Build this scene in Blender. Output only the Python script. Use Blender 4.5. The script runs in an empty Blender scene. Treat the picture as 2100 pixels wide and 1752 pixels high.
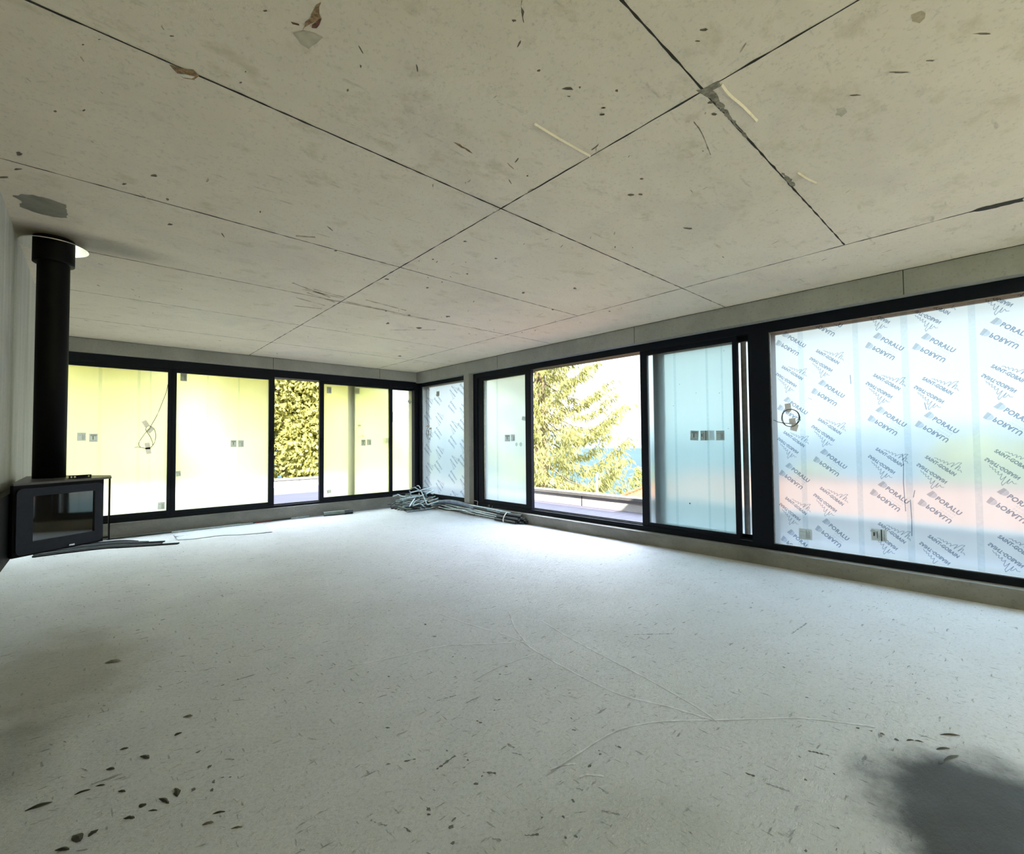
import bpy, bmesh, math, random
from mathutils import Vector, Matrix, noise
FLOOR_ARCS = [[(1.843, 2.831), (1.886, 2.504), (1.956, 2.164), (1.926, 1.911), (1.898, 1.609), (1.9, 1.334), (1.974, 1.132), (2.025, 0.939)], [(1.062, 2.516), (1.25, 2.449), (1.573, 2.368), (1.752, 2.234), (1.921, 2.106), (1.98, 2.064)], [(2.282, 2.239), (2.204, 1.884), (2.152, 1.509), (2.118, 1.276), (2.065, 1.021), (2.024, 0.918)], [(1.245, 1.206), (1.396, 1.201), (1.606, 1.189), (1.737, 1.152), (1.869, 1.073), (2.04, 0.925), (2.182, 0.804), (2.334, 0.667), (2.48, 0.448)], [(2.235, 2.521), (2.07, 2.278), (1.974, 2.078)], [(1.461, 1.923), (1.652, 1.943), (1.896, 1.919)], [(1.327, 1.115), (1.36, 1.103), (1.397, 1.058)], [(1.28, 1.215), (1.336, 1.196), (1.373, 1.17)]]
FLOOR_SCRATCHES = [((1.222, 1.9), (1.32, 1.877)), ((3.284, 1.003), (3.542, 0.99)), ((2.547, 1.677), (2.744, 1.515)), ((2.105, 0.597), (2.133, 0.533)), ((1.799, 0.645), (1.817, 0.576)), ((1.263, 1.438), (1.266, 1.4)), ((0.97, 1.511), (1.066, 1.526)), ((1.265, 1.649), (1.273, 1.618)), ((1.229, 0.947), (1.241, 0.911)), ((1.283, 1.094), (1.292, 1.07)), ((1.574, 1.132), (1.58, 1.108)), ((2.577, 1.274), (2.585, 1.244)), ((0.683, 1.459), (0.711, 1.402)), ((0.75, 1.36), (0.758, 1.329)), ((1.344, 1.044), (1.345, 1.0)), ((1.089, 1.38), (1.12, 1.342)), ((1.241, 1.386), (1.262, 1.348)), ((0.901, 1.633), (0.942, 1.615)), ((1.799, 0.716), (1.805, 0.686)), ((0.93, 1.135), (0.948, 1.111)), ((1.013, 1.075), (1.048, 1.048)), ((1.266, 0.97), (1.299, 0.92))]
FLOOR_DOTS = [(1.718, 1.593), (1.736, 1.513), (3.889, 2.446), (3.915, 2.399), (3.681, 1.386), (2.97, 0.928), (2.772, 0.891), (1.537, 2.219), (1.104, 2.388), (0.955, 1.871), (1.073, 1.366), (1.035, 1.352), (1.407, 1.13), (1.232, 1.064), (1.155, 1.041), (1.102, 1.086), (1.1, 0.983), (1.128, 0.965), (0.832, 1.206), (0.862, 1.258), (0.847, 1.369), (0.835, 1.35), (0.886, 1.277), (0.848, 1.662), (1.087, 1.471), (1.686, 1.737), (1.606, 1.884), (0.948, 2.138), (1.594, 0.465), (1.685, 1.923), (1.611, 2.523), (1.67, 2.731), (1.585, 1.374), (1.529, 1.313), (1.502, 1.158), (1.488, 1.143), (2.491, 1.691), (1.902, 2.084), (1.163, 2.266), (1.058, 1.571), (1.582, 2.157), (1.446, 1.704), (1.375, 1.654), (0.34, 2.114), (0.323, 2.247), (0.337, 2.011), (0.325, 1.97), (0.365, 2.015), (0.387, 1.997), (0.277, 2.016), (-0.406, 4.797), (0.226, 3.973), (0.367, 4.083), (0.781, 4.388), (0.88, 4.745), (0.366, 5.164), (0.571, 2.782), (0.501, 2.772), (0.38, 3.075), (2.772, 0.891), (2.531, 0.716), (2.439, 0.456), (2.422, 0.497), (2.042, 0.609), (2.03, 0.493), (1.761, 0.421), (1.921, 0.555), (2.565, 0.555), (3.176, 0.41)]
CHIPS = [((-0.159, 2.289), (-0.092, 2.283), 0.018), ((-0.038, 2.274), (0.005, 2.271), 0.014), ((0.077, 2.19), (0.098, 2.17), 0.011), ((0.129, 2.042), (0.146, 2.052), 0.024), ((0.229, 2.069), (0.232, 2.014), 0.019), ((0.182, 2.048), (0.206, 1.997), 0.013), ((0.149, 2.004), (0.173, 1.987), 0.007), ((0.086, 2.021), (0.115, 1.999), 0.014), ((0.001, 2.004), (0.024, 2.022), 0.019), ((-0.036, 2.043), (-0.015, 1.999), 0.026), ((-0.074, 2.008), (-0.04, 1.983), 0.014), ((0.273, 1.812), (0.304, 1.801), 0.014), ((0.307, 1.841), (0.341, 1.825), 0.009), ((0.339, 1.731), (0.369, 1.715), 0.009), ((0.047, 2.367), (0.073, 2.347), 0.016), ((0.018, 2.277), (0.044, 2.264), 0.009), ((0.149, 2.373), (0.176, 2.331), 0.018), ((0.265, 2.437), (0.292, 2.444), 0.019), ((0.311, 2.574), (0.346, 2.555), 0.019), ((0.09, 2.477), (0.118, 2.47), 0.014), ((0.058, 3.508), (0.126, 3.488), 0.057), ((2.614, 0.257), (2.669, 0.2), 0.011), ((2.481, 0.256), (2.53, 0.221), 0.012), ((2.416, 0.23), (2.499, 0.195), 0.011), ((2.376, 0.241), (2.404, 0.231), 0.008), ((2.44, 0.38), (2.445, 0.365), 0.015), ((2.465, 0.344), (2.492, 0.325), 0.009), ((2.491, 0.322), (2.503, 0.297), 0.008), ((2.446, 0.427), (2.449, 0.411), 0.015)]
DARK_PATCH = [(1.696, 0.357), (1.885, 0.355), (2.169, 0.292), (2.335, 0.204), (2.502, 0.136), (2.502, 0.048), (2.408, -0.02), (2.158, -0.07), (1.664, 0.11), (1.599, 0.254)]
BROWN = [(-0.232, 4.329), (-0.117, 4.327), (0.028, 3.981), (0.026, 3.253), (-0.094, 3.065), (-0.299, 3.101), (-0.465, 3.712)]
CEIL_SPOTS = [((-0.141, 2.623), (0.006, -0.006), (0.0, 0.006)), ((-0.054, 2.538), (0.006, -0.005), (0.0, 0.007)), ((-0.051, 2.117), (0.003, -0.003), (0.0, 0.004)), ((-0.286, 3.123), (0.01, -0.009), (-0.002, 0.025)), ((0.205, 2.93), (0.015, -0.013), (0.001, 0.011)), ((0.094, 3.126), (0.008, -0.007), (0.001, 0.012)), ((0.326, 3.525), (0.014, -0.012), (0.001, 0.016)), ((0.28, 3.168), (0.006, -0.006), (0.002, 0.015)), ((0.392, 1.88), (0.002, -0.002), (0.001, 0.005)), ((0.39, 1.949), (0.004, -0.004), (0.001, 0.004)), ((-0.368, 3.452), (0.021, -0.018), (-0.001, 0.013)), ((-0.304, 3.303), (0.017, -0.015), (-0.001, 0.01)), ((0.171, 1.876), (0.005, -0.004), (0.0, 0.004)), ((-0.009, 2.053), (0.004, -0.004), (0.0, 0.003)), ((0.38, 1.569), (0.005, -0.005), (0.001, 0.003)), ((1.492, 0.67), (0.009, -0.009), (0.004, 0.002)), ((1.519, 0.705), (0.01, -0.009), (0.004, 0.002)), ((1.534, 1.116), (0.006, -0.006), (0.004, 0.003)), ((1.563, 1.143), (0.007, -0.006), (0.004, 0.003)), ((1.497, 1.023), (0.004, -0.004), (0.005, 0.004)), ((1.839, 0.807), (0.009, -0.008), (0.008, 0.003)), ((2.22, 0.044), (0.022, -0.02), (0.005, 0.0)), ((2.24, 1.384), (0.009, -0.008), (0.007, 0.005)), ((2.204, 1.424), (0.012, -0.011), (0.008, 0.005)), ((2.108, 1.295), (0.008, -0.007), (0.007, 0.004)), ((2.234, 0.404), (0.017, -0.015), (0.006, 0.001)), ((2.832, 1.409), (0.023, -0.019), (0.012, 0.006)), ((2.217, 0.266), (0.024, -0.021), (0.005, 0.0)), ((2.232, 0.182), (0.015, -0.012), (0.005, 0.001)), ((1.918, 0.825), (0.008, -0.007), (0.007, 0.003)), ((2.844, 4.17), (0.019, -0.016), (0.019, 0.028)), ((2.871, 4.82), (0.025, -0.021), (0.021, 0.035)), ((1.799, 3.537), (0.019, -0.016), (0.007, 0.014)), ((2.209, 2.603), (0.008, -0.007), (0.008, 0.009)), ((1.861, 2.515), (0.008, -0.007), (0.006, 0.008)), ((2.239, 2.999), (0.007, -0.007), (0.008, 0.011)), ((2.234, 4.41), (0.009, -0.008), (0.008, 0.016)), ((2.498, 4.405), (0.013, -0.011), (0.013, 0.023)), ((1.254, 3.245), (0.012, -0.011), (0.006, 0.014)), ((2.485, 4.866), (0.013, -0.011), (0.017, 0.034)), ((3.576, 6.591), (0.02, -0.016), (0.021, 0.038)), ((2.915, 3.043), (0.011, -0.01), (0.016, 0.017)), ((3.188, 2.659), (0.011, -0.01), (0.017, 0.014)), ((2.173, 3.502), (0.01, -0.009), (0.009, 0.015)), ((1.864, 2.923), (0.006, -0.006), (0.005, 0.008)), ((2.19, 3.294), (0.006, -0.005), (0.007, 0.01)), ((4.036, 2.891), (0.008, -0.006), (0.016, 0.011)), ((3.529, 3.244), (0.008, -0.007), (0.013, 0.012)), ((0.993, 1.069), (0.005, -0.004), (0.004, 0.004)), ((1.348, 1.144), (0.015, -0.014), (0.005, 0.005)), ((1.379, 1.167), (0.007, -0.006), (0.003, 0.002)), ((1.376, 1.108), (0.003, -0.003), (0.005, 0.004)), ((1.199, 1.157), (0.007, -0.006), (0.003, 0.004)), ((1.561, 1.14), (0.007, -0.007), (0.003, 0.002)), ((1.536, 1.113), (0.005, -0.004), (0.003, 0.002)), ((1.495, 1.022), (0.003, -0.003), (0.003, 0.002)), ((1.638, 1.671), (0.004, -0.004), (0.005, 0.005)), ((0.698, 1.574), (0.003, -0.002), (0.003, 0.006)), ((0.71, 1.719), (0.003, -0.002), (0.003, 0.007))]
CEIL_POLYS = {'rust': [(0.488, 1.522), (0.502, 1.421), (0.511, 1.463), (0.521, 1.477), (0.512, 1.501), (0.5, 1.527), (0.491, 1.563), (0.486, 1.58)], 'rust2': [(0.508, 1.52), (0.517, 1.485), (0.523, 1.475), (0.526, 1.504), (0.524, 1.522), (0.511, 1.532)], 'rust3': [(0.452, 1.555), (0.475, 1.545), (0.478, 1.551), (0.46, 1.56)], 'brownhalo': [(0.47, 1.594), (0.492, 1.566), (0.522, 1.547), (0.552, 1.546), (0.532, 1.624), (0.505, 1.622)], 'spall': [(0.178, 2.025), (0.211, 2.016), (0.247, 1.994), (0.268, 2.015), (0.257, 2.05), (0.227, 2.067), (0.2, 2.05)], 'spallpale': [(0.205, 2.055), (0.228, 2.04), (0.257, 2.03), (0.249, 2.049), (0.226, 2.062)], 'grey': [(-0.358, 3.682), (-0.319, 3.619), (-0.274, 3.591), (-0.211, 3.592), (-0.141, 3.619), (-0.143, 3.746), (-0.144, 3.825), (-0.205, 3.865), (-0.273, 3.859), (-0.342, 3.819), (-0.325, 3.733)], 'pit': [(1.729, 0.815), (1.742, 0.796), (1.749, 0.734), (1.782, 0.74), (1.779, 0.771), (1.842, 0.774), (1.99, 0.786), (2.18, 0.789), (2.18, 0.798), (1.977, 0.797), (1.816, 0.796), (1.769, 0.808)], 'brown1': [(1.944, 0.197), (1.95, 0.172), (1.992, 0.169), (2.004, 0.183), (1.976, 0.198)], 'brown2': [(2.268, 0.475), (2.282, 0.449), (2.326, 0.447), (2.344, 0.473), (2.309, 0.487)], 'dash': [(1.196, 1.702), (1.227, 1.694), (1.283, 1.7), (1.316, 1.712), (1.265, 1.708), (1.229, 1.709)], 'crack': [(0.964, 1.003), (0.966, 1.001), (1.022, 1.051), (1.021, 1.054)], 'joint_wide': [(3.928, 0.183), (3.905, 0.093), (3.934, -0.057), (3.993, -0.057), (3.975, 0.091)], 'bulge': [(2.603, 0.785), (2.674, 0.772), (2.789, 0.776), (2.799, 0.789), (2.694, 0.793)]}
CEIL_RIDGES = [[(1.776, 0.737), (1.856, 0.739), (1.954, 0.729), (2.096, 0.723)], [(2.665, 0.731), (2.767, 0.716), (2.851, 0.695)], [(1.387, 1.372), (1.555, 1.367), (1.751, 1.354)], [(1.894, 0.905), (2.001, 0.918), (2.18, 0.962)]]
CEIL_STREAKS = [((1.233, 4.144), (1.624, 4.338)), ((1.352, 4.265), (1.76, 4.287)), ((1.382, 4.545), (1.685, 4.628)), ((1.428, 4.2), (1.728, 4.248)), ((1.79, 4.362), (2.312, 4.399)), ((1.911, 4.191), (2.385, 4.257)), ((2.3, 4.449), (3.462, 4.396)), ((1.441, 4.836), (1.701, 4.763)), ((1.415, 4.329), (1.717, 4.459)), ((2.653, 5.131), (3.076, 4.774)), ((0.965, 3.18), (1.07, 3.12))]
STICK_L = {'p1': [(-0.133, 1.34, 0.083, 0.107), (-0.019, 1.325, 0.083, 0.108), (0.698, 0.371, 0.08, 0.102)], 'p2': [(0.936, 2.2, 0.079, 0.11), (1.574, 1.233, 0.079, 0.105), (1.674, 1.231, 0.077, 0.106), (0.889, 0.81, 0.057, 0.077)], 's3': [(3.026, 2.157, 0.081, 0.111), (3.032, 0.384, 0.076, 0.059), (3.656, 1.228, 0.085, 0.112), (3.766, 1.236, 0.086, 0.108)], 's4': [(3.572, 2.183, 0.084, 0.108), (4.114, 1.264, 0.086, 0.112), (4.193, 1.267, 0.087, 0.113), (4.656, 2.041, 0.066, 0.078)]}
STICK_R = {'r1': [(7.452, 2.152, 0.097, 0.094)], 'r2': [(5.525, 1.282, 0.125, 0.109), (5.397, 1.286, 0.094, 0.108), (5.148, 1.582, 0.085, 0.064)], 'smudge': [(5.318, 1.182, 0.055, 0.061), (5.221, 1.182, 0.065, 0.068)], 'r3': [(2.447, 1.279, 0.094, 0.109), (2.332, 1.277, 0.091, 0.107), (2.161, 1.275, 0.089, 0.105)], 'r4': [(2.286, 1.277, 0.059, 0.108)], 'big': [(1.384, 0.328, 0.107, 0.101), (0.833, 0.398, 0.107, 0.1)]}
DOT_R3 = [(2.516, 0.513), (2.61, 1.871), (2.689, 1.627), (2.103, 2.186), (2.417, 1.755), (2.16, 1.734), (2.077, 1.347)]
CABLE_L = [(0.753, 2.084), (0.735, 1.969), (0.696, 1.835), (0.633, 1.635), (0.552, 1.454), (0.514, 1.397), (0.453, 1.284), (0.441, 1.228), (0.467, 1.193), (0.511, 1.182), (0.568, 1.189), (0.612, 1.259), (0.626, 1.357), (0.61, 1.435), (0.58, 1.478), (0.543, 1.489), (0.517, 1.461), (0.519, 1.421), (0.56, 1.348), (0.59, 1.259), (0.584, 1.202), (0.536, 1.18), (0.46, 1.193), (0.429, 1.2), (0.396, 1.189)]
TAPE_L = [(0.513, 1.518), (0.565, 1.434), (0.536, 1.211), (0.545, 1.146)]
COIL_R = [(1.481, 1.438), (1.479, 1.522), (1.557, 1.442)]
COIL_TAIL = [(1.551, 1.388), (1.593, 1.4), (1.631, 1.42)]
TAPE_R = [(1.5, 1.548), (1.494, 1.502), (1.465, 1.403), (1.45, 1.343)]
CABLE_R1 = [(7.84, 2.307), (7.834, 2.038), (7.826, 1.763), (7.799, 1.611), (7.734, 1.541), (7.795, 1.515), (7.832, 1.462), (7.838, 1.352), (7.772, 1.283), (7.703, 1.316), (7.686, 1.431), (7.697, 1.499), (7.758, 1.46), (7.771, 1.365)]
TAPE_R1 = [(7.8, 1.543), (7.697, 1.492), (7.764, 1.372)]
CABLE_S4 = [(3.558, 1.598), (3.585, 1.546), (3.639, 1.55), (3.576, 1.511), (3.553, 1.441), (3.558, 1.372), (3.603, 1.332), (3.685, 1.354), (3.658, 1.389)]
TAPE_S4 = [(3.612, 1.546), (3.671, 1.354)]
PILE = [((4.25, 7.45, 0.315), (4.949, 7.6, 0.351), 0.018, 'pale'), ((4.53, 7.62, 0.297), (5.046, 7.75, 0.313), 0.012, 'grey'), ((4.536, 7.4, 0.263), (4.891, 7.5, 0.314), 0.02, 'pale'), ((4.314, 7.42, 0.41), (4.445, 7.4, 0.321), 0.017, 'pale'), ((4.472, 7.6, 0.409), (4.519, 7.55, 0.362), 0.016, 'pale'), ((4.397, 7.32, 0.34), (4.353, 7.05, 0.123), 0.015, 'pale'), ((4.628, 7.35, 0.19), (5.063, 7.45, 0.201), 0.018, 'green'), ((4.522, 7.28, 0.143), (4.793, 7.35, 0.175), 0.016, 'grey'), ((4.426, 7.15, 0.106), (4.765, 7.2, 0.143), 0.014, 'pale'), ((3.959, 7.3, 0.234), (4.303, 7.35, 0.232), 0.013, 'pale'), ((3.984, 7.02, 0.132), (4.19, 7.2, 0.229), 0.02, 'pale'), ((3.991, 7.45, 0.305), (4.065, 7.3, 0.254), 0.015, 'pale'), ((3.927, 7.5, 0.274), (4.018, 7.5, 0.286), 0.01, 'pale'), ((4.104, 7.12, 0.141), (4.347, 7.3, 0.194), 0.016, 'grey'), ((4.099, 7.1, 0.127), (4.375, 7.2, 0.157), 0.014, 'pale'), ((4.375, 7.36, 0.299), (4.351, 7.3, 0.228), 0.018, 'grey'), ((3.87, 7.3, 0.217), (4.019, 7.34, 0.22), 0.011, 'green'), ((3.728, 7.3, 0.171), (3.831, 7.3, 0.172), 0.012, 'dark'), ((3.736, 7.2, 0.149), (4.129, 7.25, 0.132), 0.013, 'dark'), ((4.382, 7.66, 0.365), (4.508, 7.7, 0.38), 0.015, 'green'), ((4.216, 7.42, 0.359), (4.228, 7.38, 0.245), 0.011, 'grey'), ((4.768, 7.7, 0.341), (4.87, 7.72, 0.349), 0.014, 'green'), ((4.669, 7.72, 0.364), (4.759, 7.66, 0.338), 0.013, 'grey'), ((4.176, 7.5, 0.281), (4.268, 7.52, 0.282), 0.012, 'green'), ((4.469, 7.34, 0.315), (4.508, 7.3, 0.227), 0.017, 'blue'), ((4.602, 7.42, 0.196), (4.73, 7.45, 0.191), 0.014, 'grey'), ((3.845, 7.24, 0.204), (4.018, 7.28, 0.205), 0.011, 'green'), ((3.935, 7.18, 0.176), (4.114, 7.25, 0.181), 0.014, 'green'), ((4.109, 7.02, 0.114), (4.17, 6.98, 0.102), 0.011, 'dark'), ((4.66, 7.4, 0.266), (4.735, 7.42, 0.265), 0.016, 'pale'), ((4.092, 7.4, 0.243), (4.243, 7.45, 0.268), 0.011, 'green'), ((4.235, 7.1, 0.161), (4.261, 7.0, 0.106), 0.011, 'pale'), ((4.716, 7.44, 0.244), (4.819, 7.5, 0.275), 0.015, 'pale'), ((3.775, 7.25, 0.161), (3.83, 7.2, 0.209), 0.011, 'dark'), ((4.436, 7.5, 0.224), (4.596, 7.55, 0.246), 0.014, 'grey')]
WIRE = [(4.94, 7.6, 0.296), (4.998, 7.6, 0.341), (5.065, 7.6, 0.364)]
BUNDLE = [([(4.698, 7.314, 0.09), (4.703, 7.117, 0.138), (4.709, 6.861, 0.166), (4.715, 6.606, 0.167), (4.721, 6.342, 0.142), (4.725, 6.187, 0.115)], 0.037, 'conduit'), ([(4.656, 7.396, 0.05), (4.699, 7.267, 0.074), (4.704, 7.061, 0.074), (4.712, 6.733, 0.051), (4.719, 6.443, 0.053), (4.725, 6.149, 0.053)], 0.013, 'pale'), ([(4.701, 7.198, 0.034), (4.708, 6.906, 0.024), (4.716, 6.566, 0.05), (4.71, 6.169, 0.02), (4.703, 5.965, 0.02)], 0.012, 'pale'), ([(4.721, 6.342, 0.158), (4.732, 5.869, 0.147), (4.746, 5.288, 0.127)], 0.016, 'pale'), ([(4.714, 6.648, 0.084), (4.725, 6.149, 0.085), (4.734, 5.78, 0.074), (4.742, 5.453, 0.067)], 0.015, 'pale'), ([(4.723, 6.265, 0.059), (4.732, 5.87, 0.047), (4.74, 5.521, 0.037)], 0.013, 'pale'), ([(4.682, 6.498, 0.02), (4.673, 6.1, 0.02)], 0.012, 'dark'), ([(4.694, 5.974, 0.02), (4.693, 5.713, 0.02), (4.709, 5.467, 0.02)], 0.013, 'grey'), ([(4.725, 6.187, 0.127), (4.734, 5.78, 0.115), (4.744, 5.37, 0.102)], 0.012, 'dark'), ([(4.733, 5.833, 0.121), (4.74, 5.52, 0.108), (4.746, 5.273, 0.096)], 0.012, 'grey'), ([(4.706, 6.994, 0.1), (4.714, 6.648, 0.094), (4.723, 6.245, 0.079), (4.732, 5.87, 0.065)], 0.014, 'grey'), ([(4.709, 6.861, 0.138), (4.717, 6.524, 0.137), (4.722, 6.284, 0.13)], 0.013, 'blue'), ([(4.533, 5.346, 0.09), (4.732, 5.241, 0.09), (4.752, 5.037, 0.122)], 0.024, 'black'), ([(4.657, 5.424, 0.05), (4.748, 5.209, 0.065), (4.753, 4.977, 0.096)], 0.024, 'black'), ([(4.706, 5.311, 0.03), (4.75, 5.1, 0.045), (4.753, 4.962, 0.077)], 0.024, 'black'), ([(4.606, 5.296, 0.12), (4.746, 5.256, 0.125), (4.751, 5.052, 0.136)], 0.022, 'black')]
RODS = [([(0.129, 7.98, 0.07), (0.803, 7.98, 0.07), (1.565, 7.98, 0.07)], 'grey'), ([(0.129, 7.98, 0.062), (0.962, 7.98, 0.057), (1.847, 7.98, 0.046)], 'dark'), ([(0.573, 7.98, 0.04), (1.128, 7.98, 0.033), (1.658, 7.98, 0.058)], 'pale'), ([(1.857, 7.98, 0.068), (2.068, 7.98, 0.063)], 'red'), ([(1.752, 7.98, 0.042), (2.364, 7.98, 0.026)], 'dark'), ([(2.385, 7.98, 0.034), (2.663, 7.98, 0.02)], 'pale'), ([(0.803, 7.98, 0.047), (1.298, 7.98, 0.057), (1.809, 7.98, 0.065)], 'pale')]
TUBE = [(2.862, 7.963, 0.03), (3.239, 7.84, 0.03), (3.334, 7.833, 0.03)]
SHEET = [(0.123, 8.287), (0.667, 8.202), (1.159, 8.2), (1.715, 8.256), (1.907, 7.824), (1.842, 6.981), (1.505, 7.076), (1.273, 7.228), (0.961, 7.216), (0.734, 7.277), (0.462, 7.365), (0.254, 7.462), (0.098, 7.327)]
STRIPS = [[(-0.539, 7.663), (-0.217, 7.894), (0.104, 7.867), (0.361, 7.491), 0.1], [(-0.52, 7.554), (-0.213, 7.759), (0.102, 7.717), (0.3, 7.662), (0.486, 7.313), 0.08], [(-0.497, 7.465), (-0.209, 7.629), (0.101, 7.609), (0.351, 7.285), (0.682, 7.176), 0.06], [(-0.519, 7.399), (-0.205, 7.503), (0.1, 7.479), (0.26, 7.454), (0.618, 7.238), 0.04], [(-0.539, 7.313), (-0.202, 7.381), (0.098, 7.339), (0.225, 7.357), (0.733, 6.99), 0.02]]
R2WIRES = [[(6.278, 0.228), (6.181, 0.219), (6.191, 0.185), (6.186, 0.153)], [(5.92, 0.163), (5.878, 0.19), (5.893, 0.159)], [(5.821, 0.143), (5.802, 0.182), (5.82, 0.181)]]
FL_WT = 0.4
FR_WT = 0.145
FL_T = (1, 1, 0.97)
FR_T = (0.27, 0.31, 0.32)
SKY_LOW = (0.105, 0.11, 0.113)
SKY_MID = (0.48, 0.55, 0.64)
SKY_TOP = (0.48, 0.55, 0.64)
SKY_S = 9
SUN_E = 14.0
EXPO = 1.55
rnd = random.Random(11)
col = bpy.context.scene.collection
sc = bpy.context.scene
# ------------------------------------------------------------------ measured room (metres)
CAM_Z, CEIL = 1.235, 2.608
YL = 8.02                                   # inner face of the wall with the left windows
XW0, TH = 4.90, math.atan(.0235)            # right window wall: passes (4.90,0), turned 1.35 degrees
TX, TY = -math.sin(TH), math.cos(TH)
NX, NY = math.cos(TH), math.sin(TH)
XF = -3.2                                   # the floor runs on under the hanging wall
XL = -0.40                                  # concrete wall behind the stove
def fR(s, o, z): return (XW0 + NX*o + TX*s, NY*o + TY*s, z)
def fL(s, o, z): return (s, YL + o, z)
def fW(x, y, z): return (x, y, z)
def wall_x(y): return XW0 - .0235*y
# ------------------------------------------------------------------ materials
class Mat:
    def __init__(s, name):
        s.m = bpy.data.materials.new(name); s.m.use_nodes = True
        s.t = s.m.node_tree; s.t.nodes.clear(); s.out = s.n('ShaderNodeOutputMaterial')
    def n(s, typ, **k):
        x = s.t.nodes.new(typ)
        for a, b in k.items():
            if a.startswith('i_'): x.inputs[a[2:].replace('_', ' ')].default_value = b
            else: setattr(x, a, b)
        return x
    def l(s, a, b): s.t.links.new(a, b)
    def coords(s, scale=(1,1,1), rot=(0,0,0)):
        c = s.n('ShaderNodeTexCoord'); mp = s.n('ShaderNodeMapping')
        mp.inputs['Scale'].default_value = scale; mp.inputs['Rotation'].default_value = rot
        s.l(c.outputs['Object'], mp.inputs['Vector']); return mp.outputs['Vector']
    def noise(s, vec, scale, detail=4, rough=.55, dist=0):
        x = s.n('ShaderNodeTexNoise'); x.inputs['Scale'].default_value = scale
        x.inputs['Detail'].default_value = detail; x.inputs['Roughness'].default_value = rough
        x.inputs['Distortion'].default_value = dist
        s.l(vec, x.inputs['Vector']); return x.outputs['Fac']
    def ramp(s, fac, stops):
        r = s.n('ShaderNodeValToRGB'); e = r.color_ramp.elements
        e[0].position, e[0].color = stops[0][0], stops[0][1]
        e[1].position, e[1].color = stops[-1][0], stops[-1][1]
        for p, c in stops[1:-1]:
            q = e.new(p); q.color = c
        s.l(fac, r.inputs['Fac']); return r.outputs['Color']
    def mix(s, fac, a, b, mode='MIX'):
        x = s.n('ShaderNodeMix'); x.data_type = 'RGBA'; x.blend_type = mode
        for v, i in ((fac, 0), (a, 6), (b, 7)):
            if hasattr(v, 'is_linked'): s.l(v, x.inputs[i])
            else: x.inputs[i].default_value = v
        return x.outputs[2]
    def math(s, op, a, b=0.0, clamp=False):
        x = s.n('ShaderNodeMath'); x.operation = op; x.use_clamp = clamp
        for v, i in ((a, 0), (b, 1)):
            if hasattr(v, 'is_linked'): s.l(v, x.inputs[i])
            else: x.inputs[i].default_value = v
        return x.outputs[0]
    def principled(s, color, rough=.6, metal=0, spec=.5, bump=None, bump_s=.3, bump_d=.01):
        p = s.n('ShaderNodeBsdfPrincipled')
        for v, k in ((color, 'Base Color'), (rough, 'Roughness'), (metal, 'Metallic'), (spec, 'Specular IOR Level')):
            if hasattr(v, 'is_linked'): s.l(v, p.inputs[k])
            else: p.inputs[k].default_value = v
        if bump is not None:
            b = s.n('ShaderNodeBump'); b.inputs['Strength'].default_value = bump_s; b.inputs['Distance'].default_value = bump_d
            s.l(bump, b.inputs['Height']); s.l(b.outputs[0], p.inputs['Normal'])
        s.l(p.outputs[0], s.out.inputs['Surface']); return p
def c4(r, g, b): return (r, g, b, 1)
def g4(v): return (v, v, v, 1)
def plain(name, c, rough=.5, metal=0, spec=.5, var=.15, scale=30):
    m = Mat(name); v = m.coords(); f = m.noise(v, scale)
    a = tuple(x*(1-var) for x in c) + (1,); b = tuple(min(1, x*(1+var)) for x in c) + (1,)
    m.principled(m.ramp(f, [(.3, a), (.7, b)]), rough, metal, spec); return m.m
def blotch(m, vec, cx, cy, rx, ry, edge=.35, wob=.5, nscale=6, soft=.25):
    """0..1 mask of a stain with a ragged outline lying at (cx, cy) on the surface"""
    sep = m.n('ShaderNodeSeparateXYZ'); m.l(vec, sep.inputs[0])
    dx = m.math('DIVIDE', m.math('SUBTRACT', sep.outputs[0], cx), rx); dy = m.math('DIVIDE', m.math('SUBTRACT', sep.outputs[1], cy), ry)
    d = m.math('SQRT', m.math('ADD', m.math('MULTIPLY', dx, dx), m.math('MULTIPLY', dy, dy)))
    d = m.math('ADD', d, m.math('MULTIPLY', m.math('SUBTRACT', m.noise(vec, nscale, 5), .5), wob*2))
    mr = m.n('ShaderNodeMapRange'); mr.interpolation_type = 'SMOOTHSTEP'
    m.l(d, mr.inputs['Value']); mr.inputs['From Min'].default_value = 1-soft; mr.inputs['From Max'].default_value = 1+soft
    mr.inputs['To Min'].default_value = 1; mr.inputs['To Max'].default_value = 0
    return mr.outputs[0]
M = {}
# floor slab: pale power-floated concrete, dusty, freckled
m = Mat('floor_concrete'); v = m.coords()
big = m.noise(v, .55, 5, .6, .6); mid = m.noise(v, 3.2, 6, .62, .8); fine = m.noise(v, 55, 4, .7)
c = m.ramp(big, [(.3, c4(.525,.535,.575)), (.5, c4(.59,.60,.65)), (.7, c4(.64,.65,.71))])
c = m.mix(m.math('MULTIPLY', mid, .55), c, c4(.49,.50,.525))
c = m.mix(m.ramp(fine, [(.30, g4(.55)), (.48, g4(0))]), c, c4(.30,.32,.34))
vs = m.coords((1,4.5,1), (0,0,.35)); spk = m.noise(vs, 9, 3, .6)
c = m.mix(m.ramp(spk, [(.29, g4(.9)), (.36, g4(0))]), c, c4(.20,.21,.225))
vs2 = m.coords((5,1,1), (0,0,.2)); spk2 = m.noise(vs2, 14, 2, .5)
c = m.mix(m.ramp(spk2, [(.28, g4(.8)), (.335, g4(0))]), c, c4(.22,.235,.25))
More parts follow.
